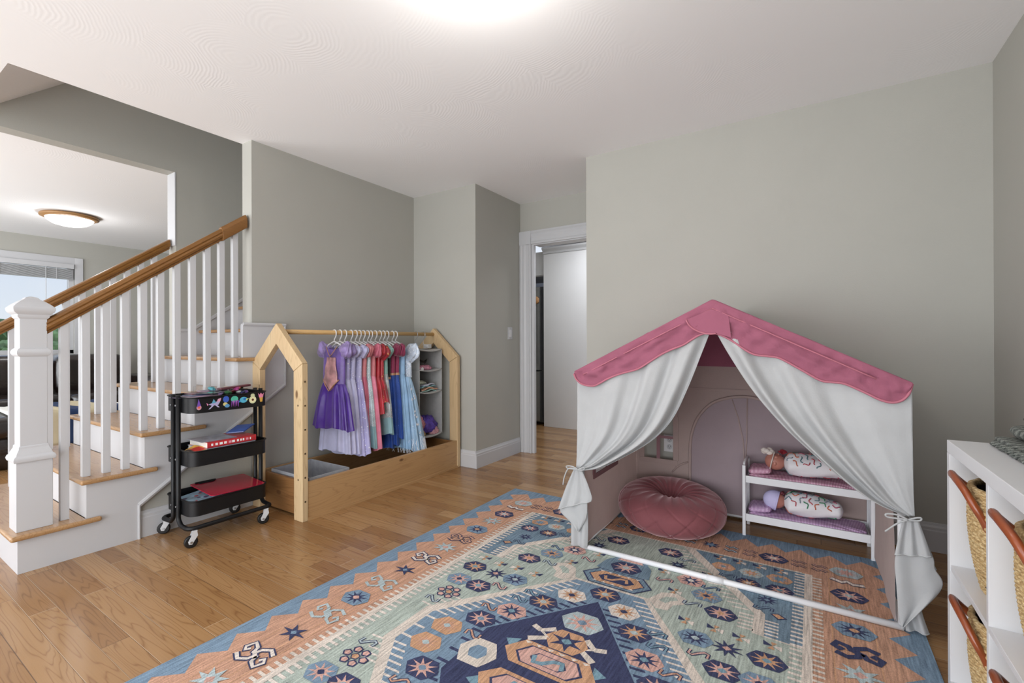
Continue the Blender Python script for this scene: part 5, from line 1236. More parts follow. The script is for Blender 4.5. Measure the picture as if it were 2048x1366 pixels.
piping([(-0.762, yw-0.006, 0.237), (-0.735, yw-0.012, 0.272), (-0.70, yw-0.014, 0.300), (-0.664, yw-0.008, 0.315)], 0.005, TB, 'window_tie')
arch = [(-0.652, 0.035), (-0.652, 0.389), (-0.636, 0.518), (-0.594, 0.617), (-0.52, 0.698), (-0.421, 0.738), (-0.32, 0.748), (-0.2, 0.72), (-0.10, 0.66), (-0.04, 0.57), (-0.005, 0.45), (0.0, 0.035)]
def smooth_path(p, n_=6):
    out = []
    for i in range(len(p)-1):
        a = p[max(i-1, 0)]; b_ = p[i]; c_ = p[i+1]; d_ = p[min(i+2, len(p)-1)]
        for k in range(n_):
            t = k/n_; out.append(tuple(0.5*((2*b_[q])+(-a[q]+c_[q])*t+(2*a[q]-5*b_[q]+4*c_[q]-d_[q])*t*t+(-a[q]+3*b_[q]-3*c_[q]+d_[q])*t**3) for q in range(len(b_))))
    return out+[tuple(p[-1])]
piping([(x, yw-0.004, z) for x, z in smooth_path(arch)], 0.009, TB, 'door_arch_piping')
ap = smooth_path(arch); ctrx = -0.326
MB().prism([(x, z) for x, z in ap], 'y', yw-0.002, yw-0.0002).build('door_panel', TM, tn)
piping([(x, yw-0.005, z) for x, z in ((-0.407, 0.727), (-0.375, 0.62), (-0.348, 0.487), (-0.341, 0.353), (-0.342, 0.04))], 0.0035, TB, 'door_zip')
piping([(x, yw-0.005, z) for x, z in ((-0.325, 0.738), (-0.329, 0.5), (-0.336, 0.353))], 0.0035, TB, 'door_zip')
for x in (0.075, 0.095): piping([(x-0.09, yw-0.005, 0.66), (x-0.09, yw-0.005, 0.3)], 0.003, TB, 'door_tie')
MB().box(TX0+0.012, TX1-0.012, yw-0.003, yw, 0.775, 0.79).build('back_hem', TB, tn)
# side walls with window
def sidewall(x, name, hole, m__):
    ys = sorted(set([TY0+0.01, TY1-0.02]+[TY0+0.01+(TY1-TY0-0.03)*k/24 for k in range(25)]+(hole[:2] if hole else []))); zs_ = sorted(set([0.03, 0.91]+[0.03+0.88*k/22 for k in range(23)]+(hole[2:] if hole else [])))
    vs = [(x+0.020*wr(y*1.3, z*0.5, x)*(1-abs(z-0.47)), y, z) for y in ys for z in zs_]; n_ = len(zs_); fs = []
    for i in range(len(ys)-1):
        for j in range(n_-1):
            cy_, cz_ = (ys[i]+ys[i+1])/2, (zs_[j]+zs_[j+1])/2
            if hole and hole[0] < cy_ < hole[1] and hole[2] < cz_ < hole[3]: continue
            fs.append((i*n_+j, (i+1)*n_+j, (i+1)*n_+j+1, i*n_+j+1))
    return MB().add(vs, fs).build(name, m__, tn, smooth=True)
sidewall(TX0+0.035, 'side_wall', [2.36, 2.68, 0.366, 0.62], TB); sidewall(TX1-0.045, 'side_wall', None, TB)
m_ = MB(); x = TX0+0.042
for a in ((2.335, 2.705, 0.342, 0.367), (2.33, 2.71, 0.62, 0.65), (2.33, 2.362, 0.367, 0.62), (2.68, 2.71, 0.367, 0.62), (2.513, 2.527, 0.367, 0.62)): m_.box(x-0.003, x+0.002, *a)
m_.build('side_window_frame', cloth_mat('mauve_ribbon', '8d6468', 0.1), tn)
MB().box(TX0+0.0385, TX0+0.0395, 2.36, 2.68, 0.367, 0.62).build('side_window_mesh', cloth_mat('white_window_mesh', 'dcdadb', 0.55), tn)
# roof slopes
def slope(xe, name):
    def f(u, v):
        x = TXM+(xe-TXM)*u; z = TZR+(TZE-TZR)*u+0.012*wr(u*2, v, xe)*sin(pi*u); y = TY0-0.012+(TY1+0.02-TY0)*v
        return (x, y, z)
    MB().grid(f, 30, 24).build(name, TP, tn, smooth=True, solid=0.003)
slope(TX0-0.006, 'roof_slope'); slope(TX1+0.006, 'roof_slope')
# front valance
bot = [(-1.036, 0.915), (-1.02, 0.885), (-0.985, 0.862), (-0.93, 0.857), (-0.895, 0.872), (-0.855, 0.895), (-0.81, 0.915), (-0.765, 0.930), (-0.70, 0.95), (-0.644, 0.985), (-0.59, 1.02), (-0.54, 1.045), (-0.49, 1.065), (-0.452, 1.09), (-0.41, 1.113), (-0.358, 1.116), (-0.298, 1.088), (-0.24, 1.045), (-0.202, 1.024), (-0.155, 1.018), (-0.111, 1.010), (-0.041, 0.968), (0.026, 0.926), (0.066, 0.92), (0.106, 0.915), (0.168, 0.885), (0.21, 0.862), (0.245, 0.853), (0.275, 0.863), (0.295, 0.89), (0.304, 0.925)]
bp_ = smooth_path(bot, 4)
def top_at(x):
    x = max(TX0-0.006, min(TX1+0.006, x)); return TZE+0.003+(TZR-TZE)*(1-abs(x-TXM)/((TXM-TX0+0.006) if x < TXM else (TX1+0.006-TXM)))
nb = len(bp_)-1
def fv(u, v):
    i = min(int(u*nb+0.5), nb); bx_, bz_ = bp_[i]; tz = top_at(bx_)
    z = tz+(bz_-tz)*v
    wv = wr(bx_*2.2, z*3.4, 5)+0.5*wr(bx_*6, z*6, 9)
    return (bx_, TY0-0.014-0.004*v-0.034*abs(sin(pi*v))*abs(wv)-0.010*sin(bx_*26+z*34)*sin(pi*min(v*1.1, 1))-0.005*sin(bx_*61-z*80+3*wv)*sin(pi*v), z)
MB().grid(fv, nb, 18).build('front_valance', TP, tn, smooth=True, solid=0.002)
piping([(x, TY0-0.021, z) for x, z in bp_], 0.0045, TPP, 'valance_piping')
# stitched channel along the front roof edge
for s in (-1, 1):
    xe = TX0+0.05 if s < 0 else TX1-0.10
    piping([(TXM+(xe-TXM)*k/14, TY0-0.0265-0.004*abs(sin(k)), top_at(TXM+(xe-TXM)*k/14)-0.043) for k in range(15)], 0.0028, TPP, 'roof_seam')
# small flap folded over under the peak
fl = MB()
P_ = [(-0.475, 1.178), (-0.46, 1.150), (-0.43, 1.128), (-0.39, 1.114), (-0.35, 1.114), (-0.29, 1.095), (-0.30, 1.19), (-0.367, 1.222)]
fl.prism(P_, 'y', TY0-0.034, TY0-0.030); fl.build('peak_flap', TP, tn, bevel=0.002)
piping([(x, TY0-0.036, z) for x, z in smooth_path(P_[:5])], 0.0038, TPP, 'flap_piping')
piping([(TX1+0.012, TY1-0.1, 0.91), (TX1+0.018, TY1-0.1, 0.85), (TX1+0.010, TY1-0.1, 0.82)], 0.007, TP, 'roof_tie_end')
# curtains
def bez(p0, p1, p2, t): return tuple((1-t)**2*a+2*t*(1-t)*b_+t*t*c_ for a, b_, c_ in zip(p0, p1, p2))
def curtain(name, s0, inner, xo, tie, folds, seed):
    """xo outer x at the eave; inner: smoothed inner-edge polyline (x,z) from the peak to the tie"""
    ip = inner; ni = len(ip)-1
    def f(u, v):
        # u 0 outer .. 1 inner ; v 0 top .. 1 tie
        t = v
        q = ip[0][0], ip[0][1]
        j = t*ni; a = min(int(j), ni-1); fr = j-a; I = (ip[a][0]+(ip[a+1][0]-ip[a][0])*fr, ip[a][1]+(ip[a+1][1]-ip[a][1])*fr)
        O = (xo+(tie[0]-xo)*t**6, top_at(xo)-0.04+(tie[1]-top_at(xo)+0.04)*t)
        xt = xo+(ip[0][0]-xo)*u; T = (xt, top_at(xt)-0.03)
        # interpolate boundary curves; start on the roof line
        bx_ = O[0]+(I[0]-O[0])*u; bz_ = O[1]+(I[1]-O[1])*u
        sag = 4*u*(1-u)
        k0 = (1-t)**2.2
        lx, lz = O[0]*(1-u)+I[0]*u, O[1]*(1-u)+I[1]*u
        st = (xo*(1-u)+ip[0][0]*u, (top_at(xo)-0.04)*(1-u)+ip[0][1]*u)
        x = lx+(T[0]-st[0])*k0; z = lz+(T[1]-st[1])*k0
        z -= 0.035*sag*sin(pi*t)*(0.6)
        env = (0.15+0.85*min(1, t*2.2))*(1 if t < 0.75 else max(0.12, (1-t)/0.25))
        yf = 0.026*sin(2*pi*folds*(u**1.5)*0.8+seed)*env*(0.25+1.0*u)+0.008*sin(2*pi*folds*2.3*u+seed*2)*env*u+0.006*wr(x*2, z*2, seed)
        yf *= min(1, 0.15+t*5)
        return (x, TY0-0.001+yf-0.012*t, z)
    o = MB().grid(f, 110, 60).build(name, TW, tn, smooth=True, solid=0.0015); return o
Li = smooth_path([(-0.372, 1.13), (-0.374, 1.075), (-0.421, 0.964), (-0.486, 0.814), (-0.553, 0.690), (-0.645, 0.595), (-0.767, 0.516), (-0.896, 0.444), (-0.995, 0.418)], 6)
Ri = smooth_path([(-0.372, 1.13), (-0.368, 1.075), (-0.318, 0.988), (-0.221, 0.842), (-0.112, 0.716), (-0.008, 0.622), (0.089, 0.542), (0.181, 0.478), (0.282, 0.440)], 6)
curtain('left_curtain', -1, Li, TX0+0.004, (-1.028, 0.425), 4.0, 1.0)
curtain('right_curtain', 1, Ri, TX1+0.006, (0.310, 0.445), 3.2, 4.0)
def drape(name, Lp, Rp, y, folds, amp, n1=30, n2=40, hemtube=None):
    Ls, Rs = smooth_path(Lp, 8), smooth_path(Rp, 8)
    def at(P, t):
        j = t*(len(P)-1); a = min(int(j), len(P)-2); fr = j-a; return (P[a][0]+(P[a+1][0]-P[a][0])*fr, P[a][1]+(P[a+1][1]-P[a][1])*fr)
    def f(u, v):
        a, b_ = at(Ls, v), at(Rs, v); return (a[0]+(b_[0]-a[0])*u, y-amp*(0.4+v*0.6)*sin(2*pi*folds*u+0.6), a[1]+(b_[1]-a[1])*u)
    o = MB().grid(f, n2, n1).build(name, TW, tn, smooth=True, solid=0.0015); 
    MB().tube([f(k/20, 1.0) for k in range(21)], 0.003, 6).build('hem', TW, o, smooth=True); return o
y_ = TY0-0.016
drape('right_tail', [(0.278, 0.436), (0.264, 0.377), (0.251, 0.300)], [(0.318, 0.436), (0.336, 0.379), (0.354, 0.315)], y_-0.012, 2.5, 0.006)
drape('right_tail_lower', [(0.285, 0.43), (0.254, 0.29), (0.257, 0.181), (0.263, 0.076), (0.272, 0.034)], [(0.315, 0.43), (0.358, 0.314), (0.364, 0.27), (0.381, 0.201), (0.276, 0.035)], y_-0.001, 1.5, 0.006)
drape('right_tail_back', [(0.292, 0.42), (0.27, 0.25), (0.272, 0.12), (0.286, 0.020)], [(0.30, 0.42), (0.33, 0.25), (0.328, 0.12), (0.352, 0.022)], y_+0.022, 1.5, 0.010)
m_ = MB(); m_.prism([(0.350, 0.326), (0.356, 0.262), (0.371, 0.262), (0.356, 0.30)], 'y', y_+0.012, y_+0.014); m_.build('tail_corner', TW, tn)
drape('left_tail', [(-1.032, 0.428), (-1.077, 0.329), (-1.124, 0.203)], [(-0.992, 0.428), (-0.961, 0.366), (-0.936, 0.298), (-0.940, 0.275)], y_-0.012, 2.5, 0.006)
drape('left_tail_lower', [(-1.03, 0.42), (-1.06, 0.32), (-1.12, 0.203), (-1.06, 0.145), (-1.018, 0.105)], [(-0.99, 0.42), (-0.97, 0.32), (-0.965, 0.258), (-0.972, 0.18), (-1.012, 0.104)], y_-0.002, 1.5, 0.005)
drape('left_post_sleeve', [(-1.035, 0.43), (-1.052, 0.25), (-1.060, 0.137), (-1.060, 0.022)], [(-0.99, 0.43), (-0.972, 0.25), (-0.968, 0.14), (-0.972, 0.024)], y_+0.012, 1.5, 0.008)
for o in [q for q in bpy.data.objects if q.parent == tn and q.name.startswith(('right_tail', 'left_tail', 'left_post', 'tail_'))]: pass
def bow_(c, s):
    y = TY0-0.045
    def P(pts): return [(c[0]+a, y-0.004*abs(a)*10, c[1]+b_) for a, b_ in smooth_path(pts, 5)]
    MB().tube([(c[0]+0.020*cos(k*pi/6), TY0-0.008+0.030*sin(k*pi/6), c[1]-0.008) for k in range(12)], 0.003, 6, closed=True).build('tie_knot', TW, tn, smooth=True)
    MB().tube(P([(0, 0), (-0.03, 0.012), (-0.062, 0.010), (-0.060, 0.0), (-0.03, -0.001), (0, 0)]), 0.0032, 6).build('bow_loop', TW, tn, smooth=True)
    MB().tube(P([(0, 0), (0.018, 0.010), (0.034, 0.014), (0.033, 0.005), (0.015, 0.0), (0, 0)]), 0.0032, 6).build('bow_loop', TW, tn, smooth=True)
    MB().tube(P([(0, 0), (-0.03, -0.018), (-0.066, -0.055)] if s > 0 else [(0, 0), (-0.05, 0.0), (-0.075, -0.045), (-0.084, -0.09)]), 0.003, 6).build('bow_end', TW, tn, smooth=True)
bow_((0.288, 0.438), 1); bow_((-1.003, 0.430), -1)

# ================================================================== round velvet cushion
VEL = mat('dusty_rose_velvet', '8a5257', 0.75, 0.12, 5, 0.2, 90, sheen=1.0, spec=0.2)
VEL.node_tree.nodes['Principled BSDF'].inputs['Sheen Tint'].default_value = (0.95, 0.68, 0.70, 1)
cu = thing('floor_cushion', 'round dusty rose velvet tufted floor cushion leaning inside the tent', 'cushion', (-0.70, 2.80, 0.118), (R(5), R(2), 0.25))
def fc(u, v):
    a = 2*pi*u; b_ = pi*v; RX = 0.30; HZ = 0.112
    se = math.copysign(abs(sin(b_))**0.62, 1); r_ = RX*se; z = HZ*math.copysign(abs(cos(b_))**0.85, cos(b_))
    dim = math.exp(-(r_/0.075)**2); z *= (1-0.72*dim)
    pl_ = 0.010*math.exp(-((r_-0.12)/0.10)**2)*abs(sin(a*10))
    n_ = 11
    k1 = abs(sin(a*6+b_*3.2)); k2 = abs(sin(a*6-b_*3.2))
    side = max(0, min(1, (abs(b_-pi/2)-1.25)/-0.45)); side = max(0, min(1, 1-(abs(b_-pi/2)/0.95)**6))
    tuft = 0.013*(math.exp(-(k1/0.09)**2)+math.exp(-(k2/0.09)**2))*side
    rr_ = r_*(1-tuft*2.2) if r_ > 0.05 else r_
    z -= math.copysign(pl_, z)*0.9
    return (rr_*cos(a), rr_*sin(a), z*(1-tuft*3))
MB().grid(fc, 264, 72, 0, wrapu=True).build('cushion_body', VEL, cu, smooth=True, world=False)
MB().lathe([(0.001, 0.046), (0.012, 0.044), (0.016, 0.038), (0.012, 0.032)], (0, 0, -0.006), 16).build('button', VEL, cu, smooth=True, world=False)

# ================================================================== doll bunk bed
BW = mat('white_painted_metal', 'e2e3e6', 0.35, 0.01)
bx0, bx1, by0, by1 = -0.328, 0.256, 2.855, 3.075
bk = thing('doll_bunk_bed', 'white two-tier doll bunk bed standing inside the tent', 'doll bed', ((bx0+bx1)/2, 2.97, 0))
for x in (bx0, bx1-0.017):
    for y in (by0, by1-0.017):
        MB().box(x, x+0.017, y, y+0.017, 0.0, 0.395).build('leg', BW, bk, bevel=0.003)
for z0, z1 in ((0.088, 0.128), (0.300, 0.338)):
    for y in (by0+0.003, by1-0.014): MB().box(bx0+0.0175, bx1-0.0175, y, y+0.011, z0, z1).build('side_rail', BW, bk, bevel=0.002)
    MB().box(bx0+0.018, bx1-0.018, by0+0.015, by1-0.015, z0+0.004, z0+0.012).build('bed_base', BW, bk)
for x in (bx0+0.005, bx1-0.012):
    MB().box(x, x+0.007, by0+0.018, by1-0.018, 0.088, 0.128).build('end_rail', BW, bk)
    for k in range(6):
        y = by0+0.03+k*0.031
        MB().tube([(x+0.0035, y, 0.129), (x+0.0035, y, 0.30)], 0.003, 6).build('slat', BW, bk, smooth=True)
    pts = [(x+0.0035, by0+0.008, 0.385), (x+0.0035, by0+0.03, 0.405), (x+0.0035, (by0+by1)/2, 0.41), (x+0.0035, by1-0.03, 0.405), (x+0.0035, by1-0.008, 0.385)]
    MB().tube(pts, 0.006, 8).build('end_hoop', BW, bk, smooth=True)
    MB().prism([(by0+0.018, 0.30), (by1-0.018, 0.30), (by1-0.018, 0.385), (by1-0.03, 0.401), (by0+0.03, 0.401), (by0+0.018, 0.385)], 'x', x+0.001, x+0.006).build('end_panel', BW, bk)
def gingham(name, c1, c2):
    m, t, b = nodes(name); L = t.links; tc = N(t, 'ShaderNodeTexCoord'); sp = N(t, 'ShaderNodeSeparateXYZ'); L.new(tc.outputs['Object'], sp.inputs[0])
    a = math_(t, 'GREATER_THAN', math_(t, 'FRACT', math_(t, 'MULTIPLY', sp.outputs[0], 150)), 0.45); q = math_(t, 'GREATER_THAN', math_(t, 'FRACT', math_(t, 'MULTIPLY', sp.outputs[1], 150)), 0.75)
    mx_ = N(t, 'ShaderNodeMix', data_type='RGBA'); L.new(math_(t, 'MAXIMUM', math_(t, 'MULTIPLY', a, 0.8), math_(t, 'MULTIPLY', q, 0.5)), mx_.inputs[0]); mx_.inputs[6].default_value = lin(c1); mx_.inputs[7].default_value = lin(c2)
    L.new(mx_.outputs[2], b.inputs['Base Color']); b.inputs['Roughness'].default_value = 0.9; return m
GIN = gingham('pink_striped_cotton', 'e3c6d4', 'a8537c'); GIN2 = gingham('lilac_striped_cotton', 'dcc6de', '96609a')
def pad(name, label, cat, c, hx, hy, hz, m__, rot=(0, 0, 0), e=0.35):
    o = thing(name, label, cat, c, rot)
    mb_ = MB()
    def f(u, v):
        a = 2*pi*u; b_ = pi*v; se = lambda q, p: math.copysign(abs(q)**p, q)
        x, y, z = se(cos(a), e)*se(sin(b_), 0.45), se(sin(a), e)*se(sin(b_), 0.45), se(cos(b_), 0.8)
        return (hx*x, hy*y, hz*z*(1+0.12*sin(x*9)+0.08*sin(y*7+x*4)))
    mb_.grid(f, 48, 20, 0, wrapu=True); mb_.build('fabric', m__, o, smooth=True, world=False); return o
for i, (z, g_, w_) in enumerate(((0.3125, GIN, 'upper'), (0.1005, GIN2, 'lower'))):
    o = MB()
    def f(u, v, z=z):
        a = 2*pi*u; b_ = pi*v; se = lambda q, p: math.copysign(abs(q)**p, q)
        return (-0.036+0.265*se(cos(a), .2)*se(sin(b_), .3), 2.965+0.092*se(sin(a), .2)*se(sin(b_), .3), z+0.017+0.016*se(cos(b_), .6)+0.004*sin(u*60)*sin(b_))
    o.grid(f, 80, 16, 0, wrapu=True)
    tag(o.build('doll_mattress', g_, None, smooth=True), f'{"pink" if i == 0 else "lilac"} striped doll mattress on the {w_} bunk', 'doll mattress')
    pad('doll_pillow', f'{"pink" if i == 0 else "lilac"} striped doll pillow on the {w_} bunk under the doll\'s head', 'doll pillow', (-0.247, 2.965, z+0.049), 0.058, 0.078, 0.019, g_, (0, R(-8), 0))

# dolls swaddled in printed blankets
SKIN = mat('doll_vinyl_skin', 'b5796a', 0.4, 0.06, 12, sss=0.1); SWD = mat('white_muslin', 'e2dfe2', 0.85, 0.03, 12, 0.3, 60)
def doll(z, label, hat, body_len, seed, yc=2.955, ang=0.0):
    d = thing('baby_doll', label, 'doll', (-0.17, yc, z), (0, 0, ang))
    L_ = body_len
    def fb(u, v):
        a = 2*pi*u; t = v
        r_ = (0.060+0.012*sin(pi*min(1, t*1.3)))*(1-0.25*t**2)*(min(1, (t/0.10))**0.5 if t < 0.10 else 1)*(max(0.0, (1-t)/0.07)**0.45 if t > 0.93 else 1)
        r_ *= 1+0.035*sin(5*a+t*9+seed)
        return (0.035+L_*t, r_*1.05*cos(a), 0.058+r_*0.86*sin(a)-0.006*t)
    b_ = MB().grid(fb, 48, 40, 0, wrapu=True).build('swaddle_blanket', SWD, d, smooth=True, world=False)
    # printed squiggles on the blanket
    rr = random.Random(seed); cs = ['b5505a', 'c06a4e', '5f7f86', '2f7a55', '7f8a94', 'a8556a']; ms = [mat('print_'+c, c, 0.8) for c in cs]; pm = MB()
    k = 0
    for q in range(9):
        for s_ in range(7):
            t = 0.10+q*0.095+rr.uniform(-0.02, 0.02); a0 = -1.9+s_*0.72+(q % 2)*0.35
            turn = rr.uniform(0, 6.28)
            pts = []
            for w_ in range(6):
                dd = (w_-2.5)*0.0065; bend = 0.007*sin(w_*1.1+seed)
                du = dd*cos(turn)-bend*sin(turn); dv = dd*sin(turn)+bend*cos(turn)
                tt = min(0.95, max(0.03, t+du/L_)); p = Vector(fb((a0+dv/0.055)/(2*pi), tt)); c0 = Vector((p.x, 0, 0.05)); n_ = (p-c0).normalized(); pts.append(tuple(p+n_*0.0006))
            pm.tube(pts, 0.0030, 5, mi=rr.randrange(6))
    pm.build('printed_pattern', ms, b_, smooth=True, world=False)
    hd = MB(); hd.ball((0, 0, 0), 0.050, 0.046, 0.045, 28, 20, fn=lambda A, B: 1+0.03*cos(B))
    # face looks up (+z); head axis along x, chin towards the body
    hd.v = [(p[0], p[1], p[2]) for p in hd.v]
    st_ = len(hd.v); hd.ball((0.006, 0, 0.044), 0.007, 0.006, 0.007, 10, 8)          # nose
    hd.ball((0.0, -0.025, 0.030), 0.013, 0.012, 0.012, 10, 8); hd.ball((0.0, 0.025, 0.030), 0.013, 0.012, 0.012, 10, 8)   # cheeks
    hd.ball((0.028, 0, 0.028), 0.011, 0.011, 0.010, 10, 8)                             # chin
    for s_ in (-1, 1): hd.ball((0.002, s_*0.046, 0.0), 0.009, 0.005, 0.011, 10, 8)     # ears
    hd.xf(Matrix.Translation((-0.005, 0, 0.056)) @ Matrix.Rotation(R(12), 4, 'Y'))
    h_ = hd.build('head', SKIN, d, smooth=True, world=False, merge=False)
    tr = Matrix.Translation((-0.005, 0, 0.056)) @ Matrix.Rotation(R(12), 4, 'Y')
    f_ = MB(); 
    for s_ in (-1, 1): f_.tube([(-0.010, s_*0.024, 0.0395), (-0.007, s_*0.017, 0.0435), (-0.010, s_*0.010, 0.0445)], 0.0013, 5)
    f_.xf(tr); f_.build('eyelid_line', mat('doll_lash', '3a2420', 0.6), h_, smooth=True, world=False)
    f_ = MB(); f_.ball((0.0205, 0, 0.0415), 0.0035, 0.008, 0.003, 10, 6); f_.xf(tr); f_.build('mouth', mat('doll_lips', 'a8434c', 0.4), h_, smooth=True, world=False)
    if hat == 'headband':
        m2 = MB(); m2.tube([(-0.012+0.002*cos(a*pi/10), 0.049*cos(a*pi/10), 0.048*sin(a*pi/10)) for a in range(20)], 0.01, 8, closed=True, flat=(0.0035, 0.013)); m2.xf(tr)
        m2.build('headband', mat('cream_knit', 'd9cfc8', 0.85, 0.08, 40), d, smooth=True, world=False)
        m2 = MB()
        for k in range(7):
            a = k*0.9; m2.ball((-0.028+0.016*cos(a), 0.012*sin(a), 0.066+0.006*sin(a*2)), 0.018, 0.014, 0.014, 12, 8)
        m2.xf(Matrix.Translation((-0.014, 0, 0.045))); m2.build('knotted_bow', MATS['cream_knit'], d, smooth=True, world=False)
        m2 = MB(); rr = random.Random(5)
        for k in range(60):
            a = rr.uniform(0, 6.28); b2 = rr.uniform(0, 1.1); dx_ = Vector((sin(b2)*cos(a), sin(b2)*sin(a), cos(b2))); c0 = Vector((0.032, 0.0, 0.102))
            m2.tube([c0, c0+dx_*0.014, c0+dx_*0.026+Vector((rr.uniform(-.003, .003), 0, 0))], 0.0018, 4)
        tag(m2.build('red_pompom', mat('red_yarn', '8f2630', 0.8), d, world=False), kind='stuff')
    else:
        def fh(u, v):
            a = 2*pi*u; b2 = v*1.75; r_ = 0.0505*sin(b2)*1.06; return (-0.0545*cos(b2)*1.05, r_*cos(a), r_*sin(a)*0.97)
        m2 = MB().grid(fh, 40, 14, 0, wrapu=True); m2.xf(tr); m2.build('cap', mat('lilac_ribbed_knit', 'c6c0e6', 0.85, 0.04, 20), d, smooth=True, world=False, solid=0.003)
        m2 = MB(); m2.tube([(-0.0545*cos(1.75)*1.05, 0.053*cos(k*pi/10), 0.051*sin(k*pi/10)) for k in range(20)], 0.004, 6, closed=True); m2.xf(tr); m2.build('cap_hem', MATS['lilac_ribbed_knit'], d, smooth=True, world=False)
        m2 = MB()
        for k in range(5): m2.ball((0.030+0.004*cos(k), 0.01*sin(k*2), 0.098+0.006*sin(k)), 0.009, 0.011, 0.006, 8, 6)
        m2.build('pacifier', mat('dark_rose', '6d3038', 0.5), d, smooth=True, world=False)
    return d
doll(0.356, 'swaddled baby doll with cream headband and red pompom on the upper bunk', 'headband', 0.29, 3)
doll(0.144, 'swaddled baby doll in a lilac cap on the lower bunk', 'cap', 0.27, 8)
# ================================================================== cube shelf with baskets
SW = mat('white_laminate', 'dcdde0', 0.3, 0.005)
sx0, sx1 = 0.352, 0.742; sy1 = 1.952; sy0 = sy1-0.77; TK = 0.038; TI = 0.016
su_ = thing('cube_shelf', 'white cube shelf unit against the right wall holding woven baskets', 'shelf unit', ((sx0+sx1)/2, (sy0+sy1)/2, 0))
MB().box(sx0, sx1, sy0, sy1, 0.0, TK).build('bottom_panel', SW, su_, bevel=0.002)
MB().box(sx0, sx1, sy0, sy1, 0.772-TK, 0.772).build('top_panel', SW, su_, bevel=0.002)
MB().box(sx0, sx1, sy1-0.030, sy1, TK, 0.772-TK).build('side_panel', SW, su_, bevel=0.001)
MB().box(sx0, sx1, sy0, sy0+0.030, TK, 0.772-TK).build('side_panel', SW, su_, bevel=0.001)
ym_ = (sy0+sy1)/2; zm = 0.386
MB().box(sx0+0.002, sx1, ym_-TI/2, ym_+TI/2, TK, 0.772-TK).build('divider', SW, su_, bevel=0.001)
for a, b_ in ((sy0+0.03, ym_-TI/2), (ym_+TI/2, sy1-0.03)): MB().box(sx0+0.002, sx1, a, b_, zm-TI/2, zm+TI/2).build('shelf_board', SW, su_, bevel=0.001)
# baskets
def weave_mat():
    m, t, b = nodes('seagrass_weave'); L = t.links; tc = N(t, 'ShaderNodeTexCoord')
    n1 = N(t, 'ShaderNodeTexNoise'); n1.inputs['Scale'].default_value = 1; n1.inputs['Detail'].default_value = 3; mp_ = N(t, 'ShaderNodeMapping'); mp_.inputs['Scale'].default_value = (110, 110, 260); mp_.inputs['Rotation'].default_value = (0.5, 0.5, 0); L.new(tc.outputs['Object'], mp_.inputs[0]); L.new(mp_.outputs[0], n1.inputs['Vector'])
    rp = N(t, 'ShaderNodeValToRGB'); e = rp.color_ramp.elements; e[0].position = 0.3; e[0].color = lin('8f7045'); e[1].position = 0.7; e[1].color = lin('e0cb9f'); q = e.new(0.5); q.color = lin('c0a271')
    L.new(n1.outputs[0], rp.inputs[0]); L.new(rp.outputs[0], b.inputs['Base Color']); b.inputs['Roughness'].default_value = 0.75
    bp = N(t, 'ShaderNodeBump'); bp.inputs['Strength'].default_value = 0.6; bp.inputs['Distance'].default_value = 0.003; L.new(n1.outputs[0], bp.inputs['Height']); L.new(bp.outputs[0], b.inputs['Normal']); return m
WV = weave_mat(); LIN_ = mat('dark_brown_liner', '2e211d', 0.8, 0.3, 30, 0.8, 40); LEA = mat('tan_leather', '8a4320', 0.32, 0.22, 10, 0.2, 60, spec=0.6, coat=0.3); STI = mat('leather_stitch', 'c39a6b', 0.6)
